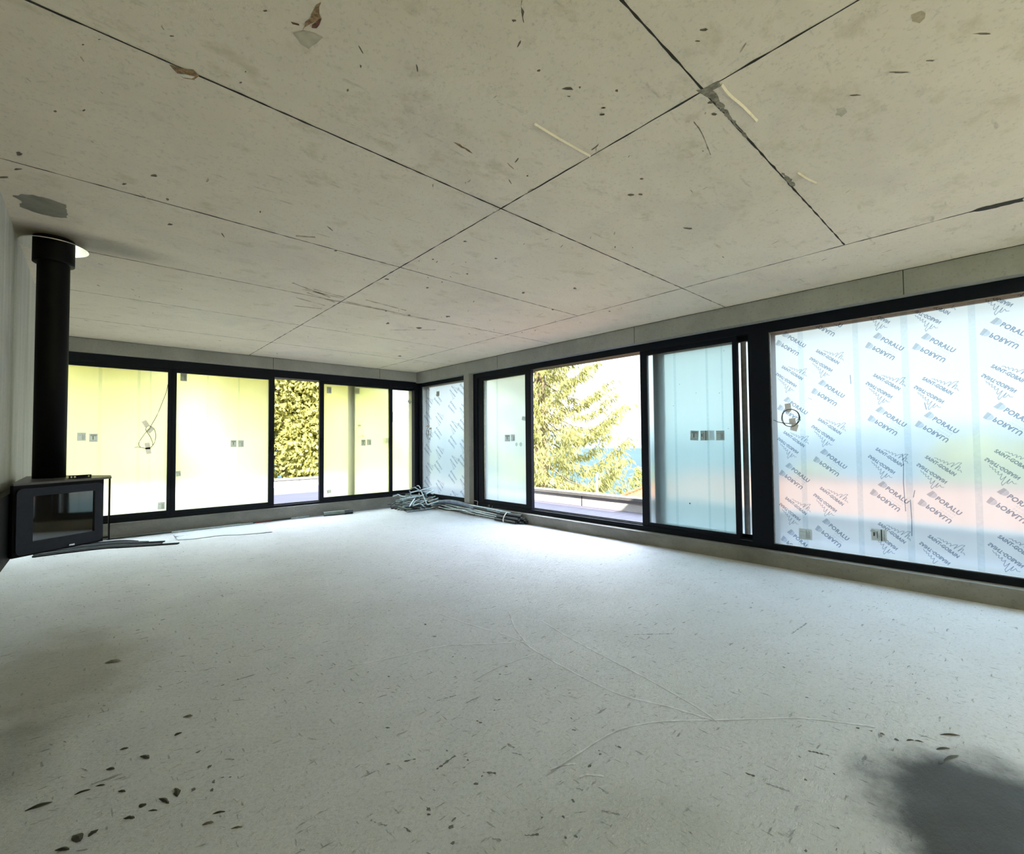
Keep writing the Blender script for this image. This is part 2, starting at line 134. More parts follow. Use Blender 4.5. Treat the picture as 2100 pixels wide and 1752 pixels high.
c = m.mix(m.math('MULTIPLY', blotch(m, v, 2.13, .10, .40, .30, wob=.45, nscale=5, soft=.3), .97), c, c4(.022,.023,.021))  # near-black ragged patch in the floor colour, close to the camera
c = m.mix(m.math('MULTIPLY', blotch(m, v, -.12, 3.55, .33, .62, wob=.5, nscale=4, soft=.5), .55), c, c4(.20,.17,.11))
c = m.mix(m.math('MULTIPLY', blotch(m, v, -.30, 2.72, .18, .35, wob=.6, nscale=4, soft=.6), .45), c, c4(.10,.10,.09))  # shadow along the left edge, painted into the floor colour
c = m.mix(m.math('MULTIPLY', blotch(m, v, 1.05, .75, .42, .40, wob=.4, nscale=3, soft=.3), .35), c, c4(.33,.34,.32))
grain = m.math('ADD', m.math('MULTIPLY', m.noise(m.coords((1,1.8,1), (0,0,.5)), 60, 5, .75), .8), m.math('MULTIPLY', m.noise(m.coords((1,3,1), (0,0,.3)), 9, 5, .65), 1.3))
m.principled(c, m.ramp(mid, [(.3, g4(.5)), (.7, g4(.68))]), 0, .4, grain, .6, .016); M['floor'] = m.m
# ceiling soffit
m = Mat('ceiling_concrete'); v = m.coords()
big = m.noise(v, .5, 5, .6, .5); mid = m.noise(m.coords((1,2.2,1)), 2.0, 6, .6, .7); fine = m.noise(v, 60, 3, .7)
c = m.ramp(big, [(.3, c4(.735,.635,.52)), (.5, c4(.81,.705,.585)), (.72, c4(.83,.735,.63))])
c = m.mix(m.math('MULTIPLY', mid, .5), c, c4(.60,.515,.395))
c = m.mix(m.ramp(m.noise(v, 1.3, 4, .6, 1.0), [(.52, g4(0)), (.72, g4(.5))]), c, c4(.62,.535,.475))
c = m.mix(m.ramp(m.noise(m.coords((1,1.4,1),(0,0,.7)), 5.5, 5, .65), [(.57, g4(0)), (.70, g4(.45))]), c, c4(.50,.42,.28))
c = m.mix(m.ramp(m.noise(m.coords((1,5,1)), 3.5, 4, .6), [(.25, g4(.5)), (.36, g4(0))]), c, c4(.27,.24,.18))
c = m.mix(m.ramp(fine, [(.3, g4(.3)), (.45, g4(0))]), c, c4(.28,.26,.22))
c = m.mix(m.math('MULTIPLY', blotch(m, v, -.12, 4.22, .42, .16, wob=.25, nscale=5, soft=.6), .55), c, c4(.06,.055,.045))  # shadow above the flue plate, painted into the soffit colour
m.principled(c, .6, 0, .35, m.noise(v, 22, 6, .7), .25, .01); M['ceil'] = m.m
def concrete(name, a, b, streak=(1,1,1), bump=.3):
    m = Mat(name); v = m.coords(); f = m.noise(m.coords(streak), 2.2, 6, .6, .4)
    c = m.ramp(f, [(.3, a + (1,)), (.7, b + (1,))])
    c = m.mix(m.ramp(m.noise(v, 45, 3, .7), [(.3, g4(.4)), (.45, g4(0))]), c, tuple(x*.5 for x in a) + (1,))
    m.principled(c, .75, 0, .3, m.noise(v, 28, 6, .7), bump, .012); return m.m
M['wall'] = concrete('wall_concrete', (.36,.37,.35), (.52,.53,.51), (3,3,.35))
M['beam'] = concrete('beam_concrete', (.25,.25,.24), (.34,.335,.32))
M['upstand'] = concrete('upstand_concrete', (.15,.147,.135), (.25,.245,.225), (1,1,2))
M['terrace'] = concrete('terrace_paving', (.036,.033,.046), (.054,.050,.068), (1,6,1))
M['parapet'] = concrete('parapet_render', (.30,.28,.25), (.38,.36,.33))
M['coping'] = concrete('parapet_coping', (.065,.062,.058), (.10,.095,.088))
M['joint'] = plain('joint_gap', (.028,.026,.022), .9)
M['pit'] = plain('honeycomb', (.22,.195,.15), .9, var=.5, scale=60)
M['stain_dark'] = plain('dark_stain', (.14,.115,.08), .8, var=.4)
M['stain_brown'] = plain('brown_stain', (.40,.325,.22), .8, var=.3)
M['stain_pale'] = plain('pale_brown_stain', (.50,.44,.34), .8, var=.15)
M['rust'] = plain('rust_stain', (.27,.165,.08), .8, var=.6, scale=90)
M['rust_red'] = plain('red_rust_stain', (.13,.045,.03), .8, var=.5, scale=90)
M['patch_grey'] = plain('grey_smear', (.22,.205,.165), .8, var=.2, scale=12)
M['fresh'] = plain('fresh_laitance', (.76,.71,.62), .6)
M['scratch'] = plain('scratch_dark', (.25,.26,.275), .8, var=.6, scale=90)
M['scratch_deep'] = plain('scratch_deep', (.10,.105,.11), .8, var=.6, scale=90)
M['arc_light'] = plain('trowel_edge_light', (.62,.635,.68), .6)
M['arc_dark'] = plain('trowel_edge_dark', (.34,.35,.37), .7)
M['frame'] = plain('dark_aluminium', (.003,.005,.011), .55, 0, .15, .1)
M['gasket'] = plain('rubber_gasket', (.01,.01,.012), .7)
M['bead'] = plain('glazing_bead', (.30,.31,.32), .3, .8)
M['black_steel'] = plain('black_steel', (.002,.002,.003), .55, 0, .1)
M['door_steel'] = plain('stove_door_steel', (.012,.015,.026), .5, 0, .2)
M['plate_top'] = plain('stove_top_steel', (.085,.078,.078), .4, .3)
M['chrome'] = plain('bright_metal', (.75,.75,.76), .18, 1)
M['plate'] = plain('galvanised_plate', (.80,.79,.76), .10, 1, .5, .03)
m = Mat('stove_glass'); p = m.principled(c4(.010,.009,.007), .03, 0, .9); p.inputs['IOR'].default_value = 1.9; M['stove_glass'] = m.m
def film(name, rough, wt, wr, tint, veil):
    """protective film stuck to the pane: part of the light passes blurred, part is scattered"""
    m = Mat(name); v = m.coords()
    r = m.n('ShaderNodeBsdfRefraction'); r.inputs['IOR'].default_value = 1.05; r.inputs['Roughness'].default_value = rough
    r.inputs['Color'].default_value = tint + (1,)
    t = m.n('ShaderNodeBsdfTranslucent'); f = m.noise(m.coords((4,4,.5)), 1.6, 4)
    m.l(m.ramp(f, [(.3, tuple(x*.9 for x in veil) + (1,)), (.7, veil + (1,))]), t.inputs['Color'])
    a = m.n('ShaderNodeMixShader'); a.inputs[0].default_value = wt/(wt+wr); m.l(r.outputs[0], a.inputs[1]); m.l(t.outputs[0], a.inputs[2])
    g = m.n('ShaderNodeBsdfGlossy'); g.inputs['Roughness'].default_value = .12
    b = m.n('ShaderNodeMixShader'); b.inputs[0].default_value = .03; m.l(a.outputs[0], b.inputs[1]); m.l(g.outputs[0], b.inputs[2])
    m.l(b.outputs[0], m.out.inputs['Surface']); return m.m
M['film_left'] = film('film_hazy', .80, FL_WT, 1-FL_WT, FL_T, (.97,.92,.46))
M['film_slide'] = film('film_milky', .66, .17, .83, (.43,.50,.51), (.86,.97,.96))
M['film_right'] = film('film_blue', .56, FR_WT, 1-FR_WT, FR_T, (.88,.97,1.0))
m = Mat('outer_glass'); t = m.n('ShaderNodeBsdfTransparent'); t.inputs[0].default_value = c4(.93,.97,.95)
g = m.n('ShaderNodeBsdfGlossy'); g.inputs['Roughness'].default_value = .02
x = m.n('ShaderNodeMixShader'); x.inputs[0].default_value = .04; m.l(t.outputs[0], x.inputs[1]); m.l(g.outputs[0], x.inputs[2]); m.l(x.outputs[0], m.out.inputs['Surface'])
M['glass'] = m.m
def tint(name, c):
    m = Mat(name); t = m.n('ShaderNodeBsdfTransparent'); f = m.noise(m.coords(), 40, 3)
    m.l(m.ramp(f, [(.3, tuple(k*.92 for k in c) + (1,)), (.7, c + (1,))]), t.inputs[0])
    m.l(t.outputs[0], m.out.inputs['Surface']); return m.m
M['ink'] = tint('printed_ink', (.36,.42,.50)); M['ink_pale'] = tint('printed_ink_pale', (.72,.77,.84)); M['ink_mid'] = tint('printed_ink_grey', (.60,.64,.68))
M['overlap'] = tint('film_overlap', (.88,.93,.95)); M['smudge'] = tint('finger_smudge', (.62,.68,.66))
def paper(name, c, pass_=.45):
    m = Mat(name); d = m.n('ShaderNodeBsdfDiffuse'); t = m.n('ShaderNodeBsdfTranslucent')
    f = m.noise(m.coords(), 70, 2)
    cc = m.ramp(f, [(.3, tuple(k*.85 for k in c) + (1,)), (.7, c + (1,))]); m.l(cc, d.inputs[0]); m.l(cc, t.inputs[0])
    x = m.n('ShaderNodeMixShader'); x.inputs[0].default_value = pass_; m.l(d.outputs[0], x.inputs[1]); m.l(t.outputs[0], x.inputs[2])
    m.l(x.outputs[0], m.out.inputs['Surface']); return m.m
M['sticker'] = paper('sticker_paper', (.40,.41,.38)); M['sticker_ink'] = paper('sticker_print', (.06,.065,.065), .2)
M['tape'] = paper('masking_tape', (.50,.45,.39)); M['sheet'] = plain('plastic_sheet', (.62,.66,.74), .3, 0, .6)
M['cable'] = plain('cable_grey', (.10,.12,.12), .5)
PC = {'pale': (.42,.49,.53), 'grey': (.27,.31,.33), 'green': (.13,.165,.15), 'dark': (.035,.045,.05), 'blue': (.09,.16,.24), 'black': (.018,.022,.026),
      'conduit': (.22,.27,.36), 'red': (.20,.035,.05)}
for k, c in PC.items(): M['pipe_' + k] = plain('pipe_' + k, c, .35, .35 if k in ('pale','grey') else 0, .5, .25, 18)
M['strip_dark'] = plain('strip_dark', (.012,.013,.018), .9, 0, .1); M['strip_grey'] = plain('strip_grey', (.05,.052,.06), .9, 0, .1)
M['leaf'] = plain('dead_leaf', (.025,.026,.020), .6, var=.5, scale=60); M['leaf_brown'] = plain('dead_leaf_brown', (.12,.105,.07), .7, var=.4, scale=60)
def foliage(name, a, b, tr=.35):
    m = Mat(name); f = m.noise(m.coords(), 3.0, 5, .7)
    cc = m.ramp(f, [(.3, a + (1,)), (.7, b + (1,))]); d = m.n('ShaderNodeBsdfDiffuse'); t = m.n('ShaderNodeBsdfTranslucent')
    m.l(cc, d.inputs[0]); m.l(cc, t.inputs[0]); x = m.n('ShaderNodeMixShader'); x.inputs[0].default_value = tr
    m.l(d.outputs[0], x.inputs[1]); m.l(t.outputs[0], x.inputs[2]); m.l(x.outputs[0], m.out.inputs['Surface']); return m.m
M['fol_y'] = foliage('foliage_yellow', (.115,.11,.036), (.285,.28,.105)); M['fol_gold'] = foliage('foliage_gold', (.17,.162,.045), (.36,.35,.11)); M['fol_g'] = foliage('foliage_green', (.14,.155,.04), (.30,.30,.09))
M['fol_o'] = foliage('foliage_olive', (.13,.115,.024), (.21,.185,.05))
M['bark'] = plain('bark', (.10,.075,.045), .9, var=.4, scale=12)
M['grass'] = plain('hillside_grass', (.09,.10,.035), .9, var=.35, scale=.4)
M['lake'] = plain('lake_water', (.0145,.030,.0365), .7, 0, .03, .12, .02)
M['hill'] = plain('far_hill', (.055,.075,.088), 1, 0, 0, .06, .01)  # distance haze is mixed into the hill colour
m = Mat('roof_tiles'); w = m.n('ShaderNodeTexWave'); w.wave_type = 'BANDS'; w.bands_direction = 'Z'; w.inputs['Scale'].default_value = 9; w.inputs['Distortion'].default_value = .6
m.l(m.coords(), w.inputs['Vector']); w2 = m.n('ShaderNodeTexWave'); w2.bands_direction = 'Y'; w2.inputs['Scale'].default_value = 1.6; m.l(m.coords(), w2.inputs['Vector'])
c = m.ramp(w.outputs['Fac'], [(.1, c4(.105,.034,.014)), (.5, c4(.165,.062,.027))]); c = m.mix(m.ramp(w2.outputs['Fac'], [(.02, g4(.6)), (.15, g4(0))]), c, c4(.20,.07,.03))
m.principled(c, .8, 0, .2, w.outputs['Fac'], .6, .05); M['roof'] = m.m
M['render'] = plain('house_render', (.55,.48,.38), .9, var=.08, scale=4); M['white'] = plain('white_paint', (.75,.75,.73), .6)
# ------------------------------------------------------------------ mesh builder
class MB:
    def __init__(s): s.v, s.f, s.m, s.mats = [], [], [], []
    def mi(s, mat):
        if mat not in s.mats: s.mats.append(mat)
        return s.mats.index(mat)
    def face(s, pts, mat):
        b = len(s.v); s.v += [tuple(p) for p in pts]; s.f.append(tuple(range(b, b+len(pts)))); s.m.append(s.mi(mat))
    def mesh(s, vs, fs, mat):
        b = len(s.v); i = s.mi(mat); s.v += [tuple(p) for p in vs]
        for f in fs: s.f.append(tuple(b+k for k in f)); s.m.append(i)
    def box(s, a0, a1, b0, b1, c0, c1, mat, fn=fW, ch=0.0):
        """box in a wall's own frame; ch chamfers the long edges"""
        if ch <= 0:
            vs = [fn(a, b, c) for c in (c0, c1) for b in (b0, b1) for a in (a0, a1)]
            s.mesh(vs, [(0,2,3,1), (4,5,7,6), (0,1,5,4), (2,6,7,3), (0,4,6,2), (1,3,7,5)], mat)
        else:
            bm = bmesh.new(); bmesh.ops.create_cube(bm, size=1)
            for q in bm.verts: q.co = Vector(((a0+a1)/2 + q.co.x*(a1-a0), (b0+b1)/2 + q.co.y*(b1-b0), (c0+c1)/2 + q.co.z*(c1-c0)))
            bmesh.ops.bevel(bm, geom=bm.edges[:], offset=ch, segments=2, affect='EDGES', profile=.6)
            bm.verts.index_update(); s.mesh([fn(*q.co) for q in bm.verts], [[q.index for q in f.verts] for f in bm.faces], mat); bm.free()
    def tube(s, pts, r, mat, n=8, caps=True, hollow=False):
        P = [Vector(p) for p in pts]; rings = []
        up = Vector((0,0,1))
        for i, p in enumerate(P):
            d = (P[min(i+1, len(P)-1)] - P[max(i-1, 0)]).normalized()
            a = d.cross(up if abs(d.z) < .95 else Vector((1,0,0))).normalized(); b = d.cross(a)
            rr = r[i] if isinstance(r, (list, tuple)) else r
            rings.append([p + (a*math.cos(2*math.pi*k/n) + b*math.sin(2*math.pi*k/n))*rr for k in range(n)])
        vs = [q for g in rings for q in g]; fs = []
        for i in range(len(P)-1):
            for k in range(n): fs.append((i*n+k, i*n+(k+1) % n, (i+1)*n+(k+1) % n, (i+1)*n+k))
        if caps and not hollow: fs += [tuple(range(n-1, -1, -1)), tuple((len(P)-1)*n+k for k in range(n))]
        s.mesh(vs, fs, mat)
        if hollow:                                   # recessed dark bore at both ends
            for e, d in ((0, P[1]-P[0]), (len(P)-1, P[-2]-P[-1])):
                d = d.normalized(); q = [P[e] + (x-P[e])*.72 for x in rings[e]]; w = [x + d*r*2 for x in q]
                vs2 = rings[e] + q + w
                f2 = [(k, (k+1) % n, n+(k+1) % n, n+k) for k in range(n)] + [(n+k, n+(k+1) % n, 2*n+(k+1) % n, 2*n+k) for k in range(n)] + [tuple(2*n+k for k in range(n))]
                s.mesh(vs2, f2, mat)
    def prism(s, poly, z0, z1, mat):
        n = len(poly); vs = [(x, y, z0) for x, y in poly] + [(x, y, z1) for x, y in poly]
        s.mesh(vs, [tuple(range(n-1, -1, -1)), tuple(range(n, 2*n))] + [(k, (k+1) % n, n+(k+1) % n, n+k) for k in range(n)], mat)
    def build(s, name, parent=None, loc=None, smooth=False):
        me = bpy.data.meshes.new(name); o = bpy.data.objects.new(name, me); col.objects.link(o)
        org = Vector(parent['_o']) if parent else Vector(loc or (0,0,0))
        me.from_pydata([tuple(Vector(p)-org) for p in s.v], [], s.f)
        for k in s.mats: me.materials.append(M[k])
        me.polygons.foreach_set('material_index', s.m)
        if smooth: me.polygons.foreach_set('use_smooth', [True]*len(me.polygons))
        me.update()
        if parent: o.parent = parent
        else: o.location = org
        o['_o'] = tuple(org); return o
def tag(o, label, cat, group=None, kind=None):
    o['label'] = label; o['category'] = cat
    if group: o['group'] = group
    if kind: o['kind'] = kind
    return o
def thing(name, label, cat, loc, group=None, kind=None):
    o = bpy.data.objects.new(name, None); col.objects.link(o); o.location = loc; o['_o'] = tuple(loc); o.empty_display_size = .1
    return tag(o, label, cat, group, kind)
def spline(pts, n=6):
    P = [Vector(p) for p in pts]; out = []
    for i in range(len(P)-1):
        a, b, c, d = P[max(i-1,0)], P[i], P[i+1], P[min(i+2, len(P)-1)]
        for k in range(n):
            t = k/n; out.append(.5*((2*b) + (c-a)*t + (2*a-5*b+4*c-d)*t*t + (3*b-a-3*c+d)*t**3))
    out.append(P[-1]); return out
def ribbon(mb, pts, w, z, mat, jag=0.0, step=.05):
    """jagged flat strip along a polyline on a horizontal surface"""
    P = [Vector((p[0], p[1])) for p in pts]; Q = [P[0]]
    for a, b in zip(P, P[1:]):
        k = max(1, int((b-a).length/step)); Q += [a.lerp(b, (i+1)/k) for i in range(k)]
    L, R = [], []
    for i, p in enumerate(Q):
        d = (Q[min(i+1, len(Q)-1)]-Q[max(i-1,0)]).normalized(); nrm = Vector((-d.y, d.x))
        ww = w*.5*(1 + jag*rnd.uniform(-.8, 1)); off = nrm*jag*w*.25*rnd.uniform(-1, 1)
        L.append(p+off+nrm*ww); R.append(p+off-nrm*ww)
    n = len(Q); mb.mesh([(p.x, p.y, z) for p in L+R], [(i, i+1, n+i+1, n+i) for i in range(n-1)], mat)
def splat(mb, c, ex, ey, z, mat, n=9, jag=.35):
    pts = []
    for k in range(n):
        t = 2*math.pi*k/n; r = 1 + jag*rnd.uniform(-1, 1)
        pts.append((c[0]+r*(ex[0]*math.cos(t)+ey[0]*math.sin(t)), c[1]+r*(ex[1]*math.cos(t)+ey[1]*math.sin(t)), z))
    mb.face(pts, mat)
# ------------------------------------------------------------------ floor
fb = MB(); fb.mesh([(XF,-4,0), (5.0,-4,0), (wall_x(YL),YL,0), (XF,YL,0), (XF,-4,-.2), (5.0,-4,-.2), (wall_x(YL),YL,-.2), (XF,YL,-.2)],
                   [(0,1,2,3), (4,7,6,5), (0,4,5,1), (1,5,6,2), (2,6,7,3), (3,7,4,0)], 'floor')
for i, a in enumerate(FLOOR_ARCS):
    q = [(p.x, p.y) for p in spline([(x, y, 0) for x, y in a], 6)]
    ribbon(fb, q, .006, .0006, 'arc_dark', .8, .03)
    ribbon(fb, [(x+.006, y+.004) for x, y in q], .006, .0005, 'arc_light', .8, .03)
for a, b in FLOOR_SCRATCHES: ribbon(fb, [a, b], .0065, .0007, 'scratch_deep' if rnd.random() < .5 else 'scratch', 1.2, .006)
for x, y in FLOOR_DOTS:
    r = rnd.uniform(.004, .009)*(1 + .12*y); t = rnd.uniform(0, 3.1); splat(fb, (x, y), (r*math.cos(t), r*math.sin(t)), (-r*.6*math.sin(t), r*.6*math.cos(t)), .0008, 'scratch_deep', 10, .45)
for k in range(1150):
    x, y = rnd.uniform(-.35, 4.6), rnd.uniform(.3, 7.4)**1.0
    if y < -.9*x + 1.0: continue
    r = rnd.uniform(.0016, .0052)*(1+.16*y); t = rnd.gauss(-.75, .45); e = rnd.uniform(1.2, 3.6)
    splat(fb, (x, y), (r*e*math.cos(t), r*e*math.sin(t)), (-r*.5*math.sin(t), r*.5*math.cos(t)), .0007, 'scratch' if rnd.random() < .55 else 'arc_dark', 8, .5)
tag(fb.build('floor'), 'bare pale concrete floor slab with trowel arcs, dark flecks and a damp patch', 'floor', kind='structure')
# ------------------------------------------------------------------ ceiling and roof slab
def roof_poly(): return [(-4,-4.5), (5.42,-4.5), (5.42,8.92), (-4,8.92)]
def ragged(poly, step=.018, amp=.35):
    out = []
    for a, b in zip(poly, poly[1:]+poly[:1]):
        L = math.hypot(b[0]-a[0], b[1]-a[1]); k = max(1, min(14, int(L/step))); nx, ny = -(b[1]-a[1])/(L+1e-6), (b[0]-a[0])/(L+1e-6)
        for i in range(k):
            t = i/k; d = 0 if i == 0 else rnd.uniform(-amp, amp)*min(step, L/k); out.append((a[0]+(b[0]-a[0])*t+nx*d, a[1]+(b[1]-a[1])*t+ny*d))
    return out
cb = MB(); ZC = CEIL
cb.prism(roof_poly(), ZC, ZC+.40, 'ceil')
zj = ZC-.0008
XR = 4.86
for y, x1, w in ((.795, 3.92, .0075), (2.016, 4.86, .008), (3.23, 3.93, .008), (4.405, 4.80, .008), (5.596, 3.89, .007), (6.803, 4.74, .008)):
    ribbon(cb, [(XL, y), (x1, y)], w, zj, 'joint', .6, .04)
ribbon(cb, [(1.755, -3.9), (1.755, 8.0)], .008, zj, 'joint', .7, .06); ribbon(cb, [(3.945, -3.9), (3.92, 4.0), (3.875, 8.0)], .009, zj, 'joint', .7, .06)
ribbon(cb, [(wall_x(-3.9)-.006, -3.9), (wall_x(8)-.006, 8.0)], .022, zj-.0003, 'joint', .3, .1); ribbon(cb, [(XL, YL-.006), (4.71, YL-.006)], .024, zj-.0003, 'joint', .3, .1)
for i, (c, ex, ey) in enumerate(CEIL_SPOTS): splat(cb, c, ex, ey, zj-.0004, 'stain_dark', 10, .4)
for k, mat in (('brownhalo','stain_pale'), ('rust','rust'), ('rust2','rust_red'), ('rust3','rust_red'), ('spall','rust'), ('spallpale','fresh'), ('grey','patch_grey'), ('pit','pit'),
               ('brown1','stain_brown'), ('brown2','stain_pale'), ('dash','rust'), ('crack','stain_dark'), ('joint_wide','joint'), ('bulge','pit')):
    cb.face([(x, y, zj-.0006-(.0003 if k in ('rust2','spallpale') else 0)) for x, y in ragged(CEIL_POLYS[k])], mat)
for i, q in enumerate(CEIL_RIDGES):
    qq = [(p.x, p.y) for p in spline([(x, y, 0) for x, y in q], 5)]
    if i == 3: ribbon(cb, qq, .004, zj-.0004, 'pit', .6, .03)
    else:                                                                                   # raised seams of laitance
        for a, b in zip(qq, qq[1:]):
            d = Vector((b[0]-a[0], b[1]-a[1])).normalized(); nx, ny = -d.y*.007, d.x*.007
            cb.mesh([(a[0]+nx,a[1]+ny,ZC), (b[0]+nx,b[1]+ny,ZC), (b[0],b[1],ZC-.006), (a[0],a[1],ZC-.006), (b[0]-nx,b[1]-ny,ZC), (a[0]-nx,a[1]-ny,ZC)], [(0,1,2,3), (3,2,4,5)], 'ceil')
for a, b in CEIL_STREAKS: ribbon(cb, [a, b], .016, zj-.0002, 'stain_brown', .9, .04)
for k in range(150):
    x, y = rnd.uniform(-.3, 4.7), rnd.uniform(.6, 7.8); r = rnd.uniform(.003, .008)*(1+.1*y); t = rnd.gauss(.9, .4); e = rnd.uniform(1.3, 4)
    splat(cb, (x, y), (r*e*math.cos(t), r*e*math.sin(t)), (-r*.5*math.sin(t), r*.5*math.cos(t)), zj-.0004, 'stain_brown' if rnd.random() < .6 else 'stain_dark', 7, .4)
tag(cb.build('ceiling'), 'raw concrete soffit of cast panels with dark joints and rust stains', 'ceiling', kind='structure')
b = MB(); b.box(-4, 5.42, -4.5, -.36, ZC+.4, 4.55, 'parapet'); tag(b.build('upper_storey'), 'upper storey set back on the flat roof', 'storey', kind='structure')
# ------------------------------------------------------------------ walls
b = MB(); b.box(XL-.26, XL, -4, YL-.02, .965, ZC, 'wall')
tag(b.build('wall_left'), 'brushed grey concrete wall behind the hanging stove', 'wall', kind='structure')
b = MB(); b.box(XF-.3, XF, -4.3, YL+.4, -.2, ZC, 'wall')
tag(b.build('wall_side'), 'plain concrete wall beyond the hanging stove wall', 'wall', kind='structure')
b = MB(); b.box(XF, .4, -4.3, -4, -.2, ZC, 'wall'); b.box(4.5, 5.2, -4.3, -4, -.2, ZC, 'wall'); b.box(.4, 4.5, -4.3, -4, -.2, .2, 'wall'); b.box(.4, 4.5, -4.3, -4, 2.4, ZC, 'wall')
tag(b.build('wall_front'), 'plain concrete wall behind the camera', 'wall', kind='structure')
HL, HR, SL, SR = 2.425, 2.405, .205, .150          # header undersides and upstand tops
b = MB(); b.box(XF, 5.30, 0, .38, HL, ZC, 'beam', fL); b.box(XF, 5.30, 0, .38, -.2, SL-.01, 'upstand', fL)
for s in (2.10, 3.93): b.box(s, s+.006, -.0008, .0, HL, ZC, 'joint', fL)
ob = b.build('wall_back'); tag(ob, 'concrete header and low upstand around the window run beside the stove', 'wall', kind='structure')
b = MB(); b.box(-4.3, YL+.02, 0, .36, HR, ZC, 'beam', fR); b.box(-4.3, YL+.02, 0, .36, -.2, SR-.01, 'upstand', fR)
b.box(6.345, 6.485, 0, .36, SR-.01, HR, 'beam', fR)
for s in (.6, 3.1, 5.6): b.box(s, s+.006, -.0008, 0, HR, ZC, 'joint', fR)
tag(b.build('wall_right'), 'concrete header, upstand and slim column around the lake side windows', 'wall', kind='structure')
# ------------------------------------------------------------------ windows
def pane(parent, fn, s0, s1, z0, z1, D, mat, th=.024):
    p = MB(); p.mesh([fn(s0,D,z0), fn(s1,D,z0), fn(s1,D,z1), fn(s0,D,z1)], [(0,1,2,3)], mat)
    q = [fn(s0,D+th,z0), fn(s1,D+th,z0), fn(s1,D+th,z1), fn(s0,D+th,z1)]
    p.mesh(q, [(0,3,2,1)], 'glass'); return p.build('pane', parent)
def strips(parent, fn, spans, z0, z1, D):
    p = MB()
    for a, w in spans: p.mesh([fn(a,D,z0), fn(a+w,D,z0), fn(a+w,D,z1), fn(a,D,z1)], [(0,1,2,3)], 'overlap')
    p.build('film_seam', parent)
def sash(win, fn, s0, s1, w0, w1, z0, z1, rb, rt, D, dep, film_m, name='sash', bead=False):
    """sliding leaf: stiles w0/w1 wide, bottom rail rb, top rail rt"""
    b = MB(); b.box(s0, s0+w0, D-.012, D+dep, z0, z1, 'frame', fn, .004); b.box(s1-w1, s1, D-.012, D+dep, z0, z1, 'frame', fn, .004)
    b.box(s0+w0, s1-w1, D-.008, D+dep, z0, z0+rb, 'frame', fn); b.box(s0+w0, s1-w1, D-.008, D+dep, z1-rt, z1, 'frame', fn)
    o = b.build(name, win)
    return o, (s0+w0, s1-w1, z0+rb, z1-rt)
def sticker(parent, fn, st, D, sgn=1, style=0, rot=0.0, pale=False):
    s, z, w, h = st; b = MB(); ca, sa = math.cos(rot), math.sin(rot)
    def P(x, y, o=0): return fn(s + sgn*(x*ca - y*sa), D-.0012-o, z + x*sa + y*ca)
    def rect(x0, x1, y0, y1, mat, o): b.mesh([P(x0,y0,o), P(x1,y0,o), P(x1,y1,o), P(x0,y1,o)], [(0,1,2,3)], mat)
    rect(-w/2, w/2, -h/2, h/2, 'sticker', 0)
    if style == 0:
        rect(-.1*w, .0*w, -.22*h, .22*h, 'sticker_ink', .0006)
        for k in range(4): rect(-.38*w + .05*w*(k % 2), .38*w, (.40-.055*k)*h, (.375-.055*k)*h, 'sticker_ink', .0006)
        rect(-.40*w, .36*w, -.36*h, -.34*h, 'sticker_ink', .0006)
    elif style == 1:
        for k in range(5): rect((.05+.07*k)*w, (.05+.07*k+.022)*w, -.38*h, (.38-.1*(k % 3))*h, 'sticker_ink', .0006)
        rect(-.40*w, -.05*w, .2*h, .22*h, 'sticker_ink', .0006)
    elif style == 2:
        rect(.12*w, .20*w, -.5*h, .5*h, 'sticker_ink', .0006); rect(.32*w, .34*w, -.4*h, .4*h, 'sticker_ink', .0006)
        rect(-.36*w, -.26*w, -.12*h, .2*h, 'sticker_ink', .0006); rect(-.12*w, -.08*w, -.3*h, .3*h, 'sticker_ink', .0006)
    return b.build('sticker', parent)
ZS, ZT = .228, 2.305                        # sill and head of the openings
# --- window 1: the run beside the stove
w1 = thing('window_1', 'long dark framed sliding window run beside the stove, one leaf open', 'window', (2.2, YL+.1, .2), kind='structure')
f = MB(); f.box(XF+.01, 4.86, .055, .30, ZT, HL-.002, 'frame', fL); f.box(XF+.01, 4.86, .055, .30, SL-.012, ZS, 'frame', fL)
f.box(XF+.01, XF+.07, .055, .30, ZS, ZT, 'frame', fL); f.box(4.705, 4.86, .06, .30, ZS, ZT, 'frame', fL)
f.box(XF+.07, 4.70, .10, .112, ZS, ZS+.012, 'frame', fL); f.box(XF+.07, 4.70, .17, .182, ZS, ZS+.012, 'frame', fL)
f.build('frame', w1)
o, (a, c, z0, z1) = sash(w1, fL, -1.30, .852, .03, .098, ZS, ZT, .072, .047, .08, .05, 'film_left', 'fixed_panel')
pane(o, fL, a, c, z0, z1, .095, 'film_left'); strips(o, fL, [(.02,.035), (.42,.03), (.55,.02)], z0, z1, .0945)
for st, sy in zip(STICK_L['p1'], (1, 0, 1)): sticker(o, fL, st, .094, 1, sy)
o, (a, c, z0, z1) = sash(w1, fL, XF+.07, -1.30, .05, .05, ZS, ZT, .062, .047, .08, .05, 'film_left', 'fixed_panel')
pane(o, fL, a, c, z0, z1, .095, 'film_left')
o, (a, c, z0, z1) = sash(w1, fL, .800, 2.143, .054, .083, ZS, ZT, .062, .047, .075, .05, 'film_left')
pane(o, fL, a, c, z0, z1, .09, 'film_left'); strips(o, fL, [(1.22,.025), (1.63,.02)], z0, z1, .0895)
for st, sy, r in zip(STICK_L['p2'], (1, 0, 1, 1), (0, 0, 0, .1)): sticker(o, fL, st, .089, 1, sy, r)
